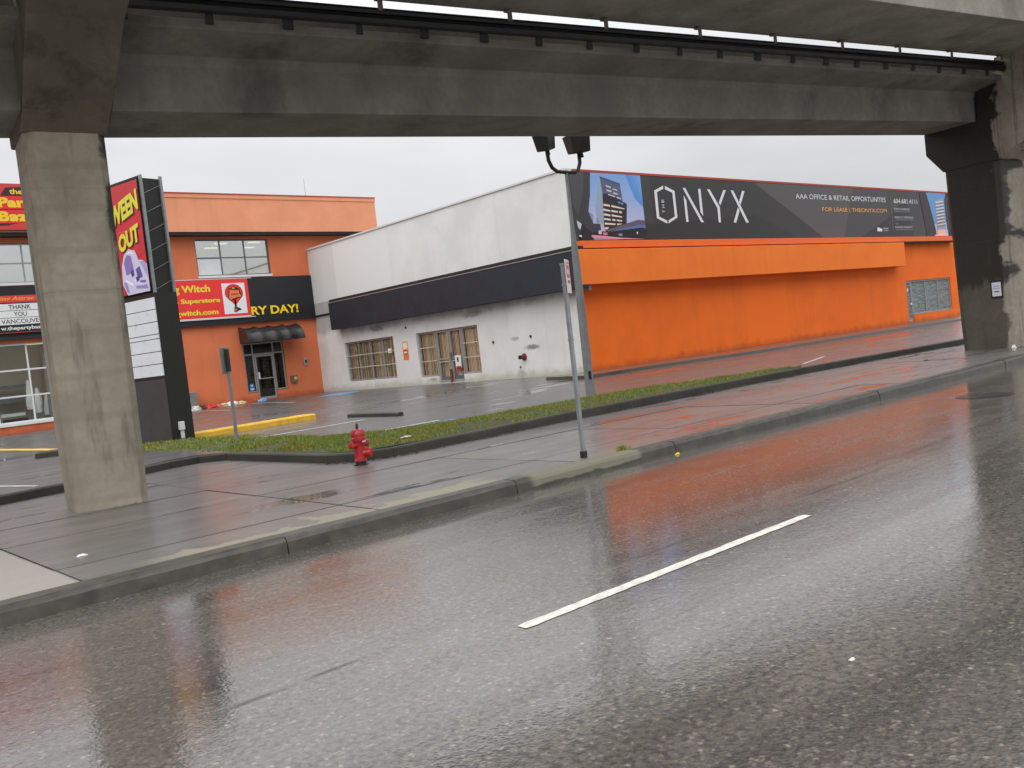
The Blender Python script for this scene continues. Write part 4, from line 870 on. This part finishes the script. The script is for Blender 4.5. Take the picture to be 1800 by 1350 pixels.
def pier(u0, v0, h, z_joint, mat, label):
    base = U * u0 + Vv * v0; t = thing('guideway_column', (base.x, base.y, .12), label, 'column', 'guideway columns')
    def ring(hw, z, ch): 
        q = [(-hw + ch, -hw), (hw - ch, -hw), (hw, -hw + ch), (hw, hw - ch), (hw - ch, hw), (-hw + ch, hw), (-hw, hw - ch), (-hw, -hw + ch)]
        return [tuple((base + U * a + Vv * b_ + Vector((0, 0, z)))) for a, b_ in q]
    soff = 5.5 + GR * (u0 - 1.9)
    zs = [(.1, 0), (.16, .012), (.9, 0)]
    for zg in (3.15, 4.55): zs += [(zg - .008, 0), (zg, .006), (zg + .008, 0)]
    zs.append((z_joint, 0))
    MB().loft([ring(h * (1 + .06 * z / z_joint) - e, z, .11) for z, e in zs]).build('shaft', M[mat], t, bevel=.012)
    # crosshead reaching out over the road, with the stem standing between the two girders
    zj = z_joint; top = soff - .02; ns = 7.0 + GR * (u0 - 1.9) - .01; far_v = v0 + h + (.5 if u0 > 10 else .12); nf = v0 - h * 1.06
    prof = [(far_v, top), (far_v, max(zj, top - .6)), (v0 + h * 1.06, zj - .02), (nf, zj - .02), (nf - .75, zj + .36), (nf - 1.7, zj + .92), (10.3, ns - .3), (10.2, ns), (12.55, ns), (12.62, top + .9), (13.1, top + .9), (13.15, top)]
    cb = MB()
    rr = []
    for s_, e in ((-1, h * 1.0 + .06), (1, h * 1.0 + .06)):
        rr.append([tuple(U * (u0 + s_ * e) + Vv * v + Vector((0, 0, z))) for v, z in prof])
    cb.loft(rr).build('crosshead', M['crosshead' if mat == 'column' else mat], t, bevel=.02)
    return t
pier(2.33, 14.0, .485, 5.32, 'column', 'pale square concrete column standing on the sidewalk at left')
pier(25.83, 13.46, .72, 5.25, 'column_wet', 'dark rain stained concrete column with a taped notice, at right')
# taped notice on the right column
nb = U * (25.83 - .735) + Vv * (13.46 - .42)
nt_ = thing('notice', (nb.x, nb.y, 1.62), 'small white paper notice taped to the stained concrete column', 'notice')
fn_ = lambda a, z, d: tuple(U * (25.83 - .745 - d) + Vv * (13.46 - .42 - a) + Vector((0, 0, 1.78 + z)))
b = MB()
for c, x0, x1, z0, z1, d in (((22, 22, 24), -.16, .16, -.24, .24, .0), ((214, 220, 232), -.125, .125, -.19, .19, .003), ((150, 156, 168), -.09, .09, .07, .09, .005), ((150, 156, 168), -.09, .09, .01, .03, .005), ((90, 95, 105), -.07, .07, -.08, -.05, .005)):
    b.cur = c; b.add([fn_(x0, z0, d), fn_(x1, z0, d), fn_(x1, z1, d), fn_(x0, z1, d)], [(0, 1, 2, 3)])
b.build('paper', M['print'], nt_)

# ------------------------------------------------------------------ pylon sign
PA = R(103); pf = Vector((math.cos(PA), math.sin(PA), 0)); pe = Vector((math.cos(PA - math.pi / 2), math.sin(PA - math.pi / 2), 0)); P0 = Vector((8.02, 21.35, 0))
def PP(a, z, d=0.0): p = P0 + pf * a + pe * d; return (p.x, p.y, z)         # a along the face, d through the thickness
py = thing('pylon_sign', (P0.x - .4, P0.y + 1.2, .33), 'tall black pylon sign with torn red banner and blank white panels on the grass', 'sign')
W_, T_ = 2.5, .58
def pbox(name, a0, a1, z0, z1, d0, d1, mat, parent=py, bevel=0.0):
    q = [PP(a0, z0, d0), PP(a1, z0, d0), PP(a1, z0, d1), PP(a0, z0, d1), PP(a0, z1, d0), PP(a1, z1, d0), PP(a1, z1, d1), PP(a0, z1, d1)]
    return MB().add(q, [(0, 3, 2, 1), (4, 5, 6, 7), (0, 1, 5, 4), (1, 2, 6, 5), (2, 3, 7, 6), (3, 0, 4, 7)]).build(name, M[mat], parent, bevel=bevel)
pbox('cabinet', 0, W_, .3, 3.93, 0, T_, 'black_metal')
pbox('lower_panel', .02, W_ - .02, .34, 1.9, -.012, -.001, 'dark_grey_metal')
pbox('upper_core', .06, W_ - .06, 3.931, 6.62, .05, T_ - .05, 'black_metal')
for d in (0, T_ - .06): pbox('edge_frame', .0, .06, 3.931, 6.68, d, d + .06, 'galv')
pbox('edge_frame', W_ - .06, W_, 3.931, 6.68, 0, .06, 'galv'); pbox('top_rail', .061, W_ - .061, 6.621, 6.67, 0, .048, 'black_metal')
for k in range(6):
    z = 4.0 + k * .45; MB().tube([PP(.03, z, .06), PP(.03, z + .22, T_ - .06)], .004, 5).build('lacing_rope', M['alu'], py)
z = 3.84
for k, hgt in enumerate((.29, .29, .29, .11, .3, .29, .29)):
    pbox('blank_panel' , .03, W_ - .03, z - hgt, z - .018, -.016, -.001, 'white_sheet'); z -= hgt
fp = lambda a, z, d: PP(a, z, -.03 - d)
bs = MB(); bs.cur = None
ban = pbox('banner', .07, W_ - .07, 3.97, 6.6, -.028, .045, 'black_metal')
bg_ = []
for i in range(14):   # flat red bands, tones standing in for light and shade on the folds
    t0, t1 = i / 14, (i + 1) / 14
    bg_.append(((200 + (i * 37) % 13 - 6, 40 + (i * 17) % 9, 52), [(.075, 3.98 + 2.6 * t0), (W_ - .075, 3.98 + 2.6 * t0 + .02), (W_ - .075, 3.98 + 2.6 * t1 + .02), (.075, 3.98 + 2.6 * t1 + .003)]))
GH = [((168, 30, 42), [(.08, 5.32), (.8, 5.1), (1.3, 5.0), (.8, 5.13)]), ((226, 84, 88), [(.08, 5.12), (.6, 4.98), (.9, 4.96), (.5, 5.02)]), ((170, 32, 44), [(.08, 4.9), (.3, 4.82), (.42, 4.78), (.3, 4.86)]), ((228, 90, 92), [(.08, 5.56), (.7, 5.46), (1.5, 5.5), (.7, 5.49)]),  # first four: dark and light crease lines, fold shading painted in colour
      ((206, 200, 226), [(.08, 3.98), (1.0, 3.98), (1.15, 4.25), (1.1, 4.7), (.95, 4.95), (.75, 5.05), (.5, 4.98), (.4, 4.75), (.22, 4.72), (.08, 4.6)]),
      ((168, 158, 206), [(.1, 4.3), (.3, 4.62), (.36, 4.7), (.2, 4.7), (.09, 4.58)]), ((236, 234, 246), [(.5, 4.9), (.72, 5.0), (.9, 4.93), (.72, 4.95)]), ((150, 140, 196), [(.9, 4.02), (1.02, 4.06), (1.1, 4.3), (.98, 4.3)]), ((224, 220, 240), [(.3, 4.12), (.7, 4.3), (.68, 4.34), (.3, 4.17)]),
      ((132, 116, 178), [(.62, 4.5), (.95, 4.45), (1.0, 4.75), (.85, 4.93), (.68, 4.88)]), ((96, 80, 150), [(.3, 4.35), (.5, 4.3), (.55, 4.55), (.38, 4.6)]), ((70, 58, 120), [(.62, 4.42), (.74, 4.38), (.76, 4.52), (.66, 4.56)]),
      ((70, 58, 120), [(.45, 4.28), (.56, 4.24), (.58, 4.36), (.48, 4.38)]), ((150, 136, 196), [(.15, 4.05), (.6, 4.1), (.62, 4.16), (.15, 4.14)]), ((120, 104, 168), [(.2, 4.2), (.45, 4.22), (.4, 4.27), (.2, 4.25)]), ((236, 232, 244), [(.7, 4.15), (1.02, 4.3), (1.0, 4.36), (.7, 4.22)])]
b = MB()
def fpf(a, z, d): return PP(a, z, -.032 - d - .012 * math.sin(z * 9 + a * 2) * (1 if z < 6.2 else .2))
for k, (c, P) in enumerate(bg_ + GH):
    b.cur = c; b.add([fp(a, z_, .02 + .001 * max(0, k - 13) * .6) for a, z_ in P], [tuple(range(len(P)))])
b.build('banner_print', M['print'], ban)
def blk(body, a0, a1, z0, z1, slope):    # letters climb along the sheet; shadow copy behind
    for c, dd, sx in (((64, 40, 50), .032, .03), ((222, 214, 60), .036, 0.0)):
        bb_ = MB(); bb_.cur = c
        text(bb_, body, 0, 1, 0, 1, lambda x, zz, d: fp(a1 + (a0 - a1) * x - sx, z0 + (z1 - z0) * zz + slope * x - sx, dd), 0, .05, 0); bb_.build('lettering', M['print'], ban)
blk('WEEN', .12, 1.3, 5.6, 6.08, .3); blk('OUT', .22, 1.1, 4.98, 5.4, .2)
b = MB(); b.obox(PP(-.05, .75, .22), pf, pe, (0, 0, 1), .05, .06, .1); b.obox(PP(-.04, .55, .23), pf, pe, (0, 0, 1), .03, .04, .1); b.build('socket_box', M['plastic_white'], py, bevel=.01)

# ------------------------------------------------------------------ street furniture
# hydrant
hx, hy, hz = 7.52, 12.36, .15
hy_t = thing('fire_hydrant', (hx, hy, hz), 'red fire hydrant with black cap nut standing by the grass kerb', 'hydrant')
MB().lathe((hx, hy, hz - .01), (0, 0, 1), [(.12, 0), (.12, .03), (.085, .035), (.085, .08)]).build('base_flange', M['hydrant_blk'], hy_t, smooth=True)
MB().lathe((hx, hy, hz + .07), (0, 0, 1), [(.10, 0), (.10, .02), (.088, .03), (.085, .2), (.09, .3), (.098, .31), (.098, .33)], 20).build('barrel', M['hydrant_red'], hy_t, smooth=True)
MB().lathe((hx, hy, hz + .40), (0, 0, 1), [(.12, 0), (.122, .03), (.108, .045), (.108, .075), (.117, .08), (.115, .12), (.085, .165), (.03, .18)], 20).build('bonnet', M['hydrant_red'], hy_t, smooth=True)
MB().lathe((hx, hy, hz + .575), (0, 0, 1), [(.028, 0), (.024, .025), (.02, .03), (.019, .08), (.012, .085)], 6).build('cap_nut', M['hydrant_blk'], hy_t)
e1 = Vector((.62, -.62, 0)).normalized(); e2 = Vector((.9, .3, 0)).normalized()
for d, z, r, l in ((e2, .33, .05, .20), (-e2, .33, .05, .20), (e1, .19, .068, .19)):
    o = MB().lathe((hx, hy, hz + z), d, [(r, .05), (r, l - .05), (r * 1.15, l - .045), (r * 1.15, l - .01), (r * .8, l)], 14).build('outlet', M['hydrant_red'], hy_t, smooth=True)
    MB().lathe(Vector((hx, hy, hz + z)) + d * l, d, [(.022, -.01), (.018, .025)], 5).build('outlet_nut', M['hydrant_red'], o)
b = MB(); b.cur = (214, 214, 222); c0 = Vector((hx, hy, hz + .375)) + Vector((.35, -.94, 0)) * .103; b.add([c0 + Vector((-.04, -.015, -.012)), c0 + Vector((.045, .015, -.012)), c0 + Vector((.045, .015, .012)), c0 + Vector((-.04, -.015, .012))], [(0, 1, 2, 3)]); b.build('reflective_tag', M['print'], hy_t)
# parking sign post at the road kerb
sx, sy = 8.63, 8.55
sp = thing('parking_sign', (sx, sy, .15), 'galvanised post with a narrow red and white parking sign at the road kerb', 'sign')
MB().box(sx - .024, sx + .024, sy - .024, sy + .024, .14, 2.76).build('post', M['galv'], sp)
MB().box(sx - .034, sx + .034, sy - .034, sy + .034, .13, .24).build('sleeve', M['dark_steel'], sp)
for z in (1.72, 2.46, 2.73): MB().box(sx - .03, sx + .03, sy - .03, sy + .03, z, z + .03).build('post_clamp', M['galv'], sp)
sa = R(35); sd_ = Vector((math.cos(sa), math.sin(sa), 0)); sn = Vector((math.sin(sa), -math.cos(sa), 0)); sc_ = Vector((sx, sy, 2.585)) + sd_ * .12 + sn * .035
MB().obox(sc_, sd_, sn, (0, 0, 1), .15, .003, .225).build('sign_plate', M['plastic_white'], sp)
b = MB()
for c, a0, a1, z0, z1 in (((228, 214, 208), -.145, .145, -.22, .22), ((196, 96, 104), -.11, .11, -.02, .15), ((228, 214, 208), -.06, .06, .03, .10), ((190, 70, 80), -.09, .09, -.09, -.05), ((200, 120, 120), -.1, .1, .17, .19)):
    k = len(b.f); b.cur = c; b.add([sc_ + sd_ * a + sn * (.0045 + .0008 * k) + Vector((0, 0, z)) for a, z in ((a0, z0), (a1, z0), (a1, z1), (a0, z1))], [(0, 1, 2, 3)])
b.build('sign_print', M['print'], sp)
# small sign seen from behind, on the grass
qx, qy = 8.42, 18.8; qz = .34
sp = thing('verge_sign', (qx, qy, qz), 'small sign turned away, on a thin grey post in the grass', 'sign')
MB().box(qx - .028, qx + .028, qy - .028, qy + .028, .25, 2.4).build('post', M['pole_grey'], sp)
pn_ = Vector((.45, -.89, 0)).normalized(); pt = Vector((.89, .45, 0)).normalized()
MB().obox(Vector((qx, qy, 2.13)) - pn_ * .045, pt, pn_, (0, 0, 1), .15, .004, .29).build('sign_plate', M['plate_back'], sp, bevel=.01)
MB().obox(Vector((qx, qy, 2.13)) + pn_ * .02, pt, pn_, (0, 0, 1), .045, .03, .24).build('bracket', M['dark_steel'], sp)
# floodlight pole
lx, ly = 15.6, 15.0
lp = thing('floodlight_pole', (lx, ly, .36), 'grey steel pole carrying a U arm with two floodlights, behind the verge', 'lamp post')
MB().lathe((lx, ly, .2), (0, 0, 1), [(.15, 0), (.15, .12), (.11, .14), (.098, 2.2), (.088, 3.4), (.05, 4.2), (.04, 5.5)], 8).build('shaft', M['pole_grey'], lp, smooth=True)
arm = [(lx - .56, ly, 6.12), (lx - .54, ly, 5.9), (lx - .45, ly, 5.74), (lx - .3, ly, 5.66), (lx, ly, 5.65), (lx + .3, ly, 5.66), (lx + .42, ly, 5.74), (lx + .5, ly, 5.9), (lx + .5, ly, 6.14)]
MB().tube(arm, .045, 8).build('arm', M['dark_steel'], lp, smooth=True)
for cx, tilt, rz in ((lx - .62, R(16), R(25)), (lx + .46, R(6), R(-12))):
    rot = Matrix.Rotation(rz, 3, 'Z') @ Matrix.Rotation(tilt, 3, 'Y').inverted(); c = Vector((cx, ly - .02, 6.34))
    b = MB(); P = [(-.25, -.14, -.22), (.25, -.14, -.22), (.22, .16, -.2), (-.22, .16, -.2), (-.29, -.2, .22), (.29, -.2, .22), (.27, .2, .22), (-.27, .2, .22)]
    b.add([c + rot @ Vector(p) for p in P], [(0, 3, 2, 1), (4, 5, 6, 7), (0, 1, 5, 4), (1, 2, 6, 5), (2, 3, 7, 6), (3, 0, 4, 7)]); hd = b.build('floodlight', M['dark_steel'], lp, bevel=.02)
    MB().tube([c + rot @ Vector((.05, 0, -.22)), c + rot @ Vector((.06, 0, -.33))], .05, 8).build('knuckle', M['dark_steel'], hd)
MB().box(lx - .11, lx - .07, ly - .16, ly - .1, .75, .95).build('hand_hole_cover', M['dark_steel'], lp)
# yellow kerb and wheel stop in the car park
def kerbbar(name, p, q, w, h, mat, label, cat):
    p, q = Vector(p), Vector(q); d = (q - p).normalized(); n = Vector((-d.y, d.x)); rings = []; N = 14
    for i in range(N + 1):
        c = p.lerp(q, i / N); z = lotz(c.x, c.y); e = 1 if 0 < i < N else .9; j = random.uniform(-.006, .006)
        pr = [(-w / 2, -.05), (-w / 2 + .01, h * .75 * e + j), (-w / 2 + .05, h * e), (w / 2 - .05, h * e), (w / 2 - .01, h * .75 * e), (w / 2, -.05)]
        rings.append([(c.x + n.x * a, c.y + n.y * a, z + b_) for a, b_ in pr])
    return tag(MB().loft(rings).build(name, M[mat], smooth=True), label, cat)
kerbbar('yellow_kerb', (8.3, 21.75), (11.85, 21.6), .34, .16, 'yellow_kerb', 'yellow painted concrete kerb lying across the car park', 'kerb')
kerbbar('wheel_stop', (12.2, 20.3), (12.42, 18.35), .2, .1, 'kerb', 'grey concrete wheel stop in the car park puddle', 'wheel stop')
kerbbar('low_kerb', (5.5, 23.3), (6.6, 23.0), .45, .14, 'kerb', 'short dark kerb end left of the column beyond the yellow line', 'kerb')
# manhole in the road
mh = MB().lathe((16.1, 6.3, -.02), (0, 0, 1), [(.46, 0), (.46, .026), (.40, .026), (.395, .018), (.39, .018)], 28).build('manhole_cover', M['manhole'], smooth=True); tag(mh, 'round iron manhole cover in the wet road at right', 'manhole')
MB().lathe((16.1, 6.3, -.02), (0, 0, 1), [(.385, 0), (.385, .028), (.36, .03)], 28).build('lid', M['manhole'], mh)
# antenna on the party store
MB().tube([(23.2, YB + 2, 9.5), (23.2, YB + 2, 11.15)], [.02, .008], 6).build('antenna', M['galv'], ps)
MB().tube([(27.0, 27.0, 7.1), (27.0, 27.0, 8.45)], [.02, .012], 6).build('vent_pipe', M['galv'], shop)
# grey box by the store wall
gb_ = MB().box(14.95, 15.42, 37.75, 38.2, .5, 1.32).build('storage_box', M['grey_plastic'], bevel=.02); tag(gb_, 'grey upright box against the coral wall beside the pylon', 'box')
# litter along the wall
lit = [((225, 225, 226), 14.55, 37.0, .34, .13, 'white litter bag lying in front, leftmost of the wall litter'), ((222, 222, 220), 14.75, 37.5, .3, .2, 'crumpled white bag beside the grey box'), ((210, 205, 200), 15.2, 37.5, .26, .17, 'pale crumpled wrapper right of the white bags'),
       ((45, 48, 44), 15.55, 37.85, .3, .16, 'dark green crumpled bag against the coral wall'), ((205, 55, 50), 15.95, 37.7, .34, .16, 'red crumpled cloth, largest red piece of the wall litter'), ((215, 110, 95), 16.3, 37.8, .24, .13, 'faded pink cloth next to the red one'),
       ((205, 190, 140), 16.62, 37.85, .26, .14, 'tan crumpled paper in the middle of the litter row'), ((228, 228, 232), 16.95, 37.8, .34, .16, 'white crumpled paper in the middle of the litter row'), ((222, 80, 40), 17.2, 37.95, .16, .16, 'small orange wrapper behind the white paper'),
       ((214, 200, 150), 17.42, 37.9, .22, .14, 'cream crumpled paper behind the thin sign post'), ((214, 60, 56), 17.8, 37.95, .2, .08, 'small flat red wrapper near the entrance'), ((120, 165, 215), 18.25, 37.55, .26, .12, 'light blue plastic bag by the entrance door')]
def crumple(x, y, z, r, h, seed):
    rr = np.random.default_rng(seed); rings = []; n = 11
    for k in range(6):
        t = k / 5; q = math.cos(t * math.pi / 2) ** .6 if k < 5 else .05
        rings.append([(x + r * q * math.cos(a) * rr.uniform(.6, 1.1), y + r * .6 * q * math.sin(a) * rr.uniform(.6, 1.1), z + h * (math.sin(t * math.pi / 2) * rr.uniform(.7, 1.15))) for a in [i * 6.283 / n for i in range(n)]])
    return MB().loft(rings)
for i, (c, x, y, r, h, lab) in enumerate(lit):
    tag(crumple(x, y, lotz(x, y) - .01, r, h, i).build('crumpled_bag' if 'bag' in lab else ('crumpled_cloth' if 'cloth' in lab else 'paper_wrapper'), simple('litter_%d' % i, s2l(c), .5, .2, 12, .2, 30)), lab, 'litter', 'litter along the coral wall')
small = [((235, 190, 40), 9.85, 7.95, .0, .05, .03, 'yellow scrap in the gutter below the kerb', 'litter'), ((225, 222, 205), 9.1, 13.35, .36, .12, .02, 'flat cream carton on the grass behind the hydrant', 'litter'),
         ((230, 230, 228), 2.6, 9.75, .15, .06, .02, 'white paper scrap on the sidewalk in front of the left column', 'litter'), ((228, 226, 220), 26.35, 9.45, .15, .1, .1, 'white cup lying at the foot of the right column', 'cup'),
         ((60, 50, 45), 23.6, 10.6, .15, .12, .03, 'dark scrap on the wet sidewalk left of the right column', 'litter'), ((200, 198, 190), 4.1, 2.35, 0, .025, .012, 'pale stone chip on the near road surface', 'stone')]
for i, (c, x, y, z, r, h, lab, cat) in enumerate(small):
    tag(crumple(x, y, z - .004, r, h, 50 + i).build('stone_chip' if cat == 'stone' else ('paper_cup' if cat == 'cup' else 'litter_scrap'), simple('scrap_%d' % i, s2l(c), .5, .15, 20, .1, 30)), lab, cat)
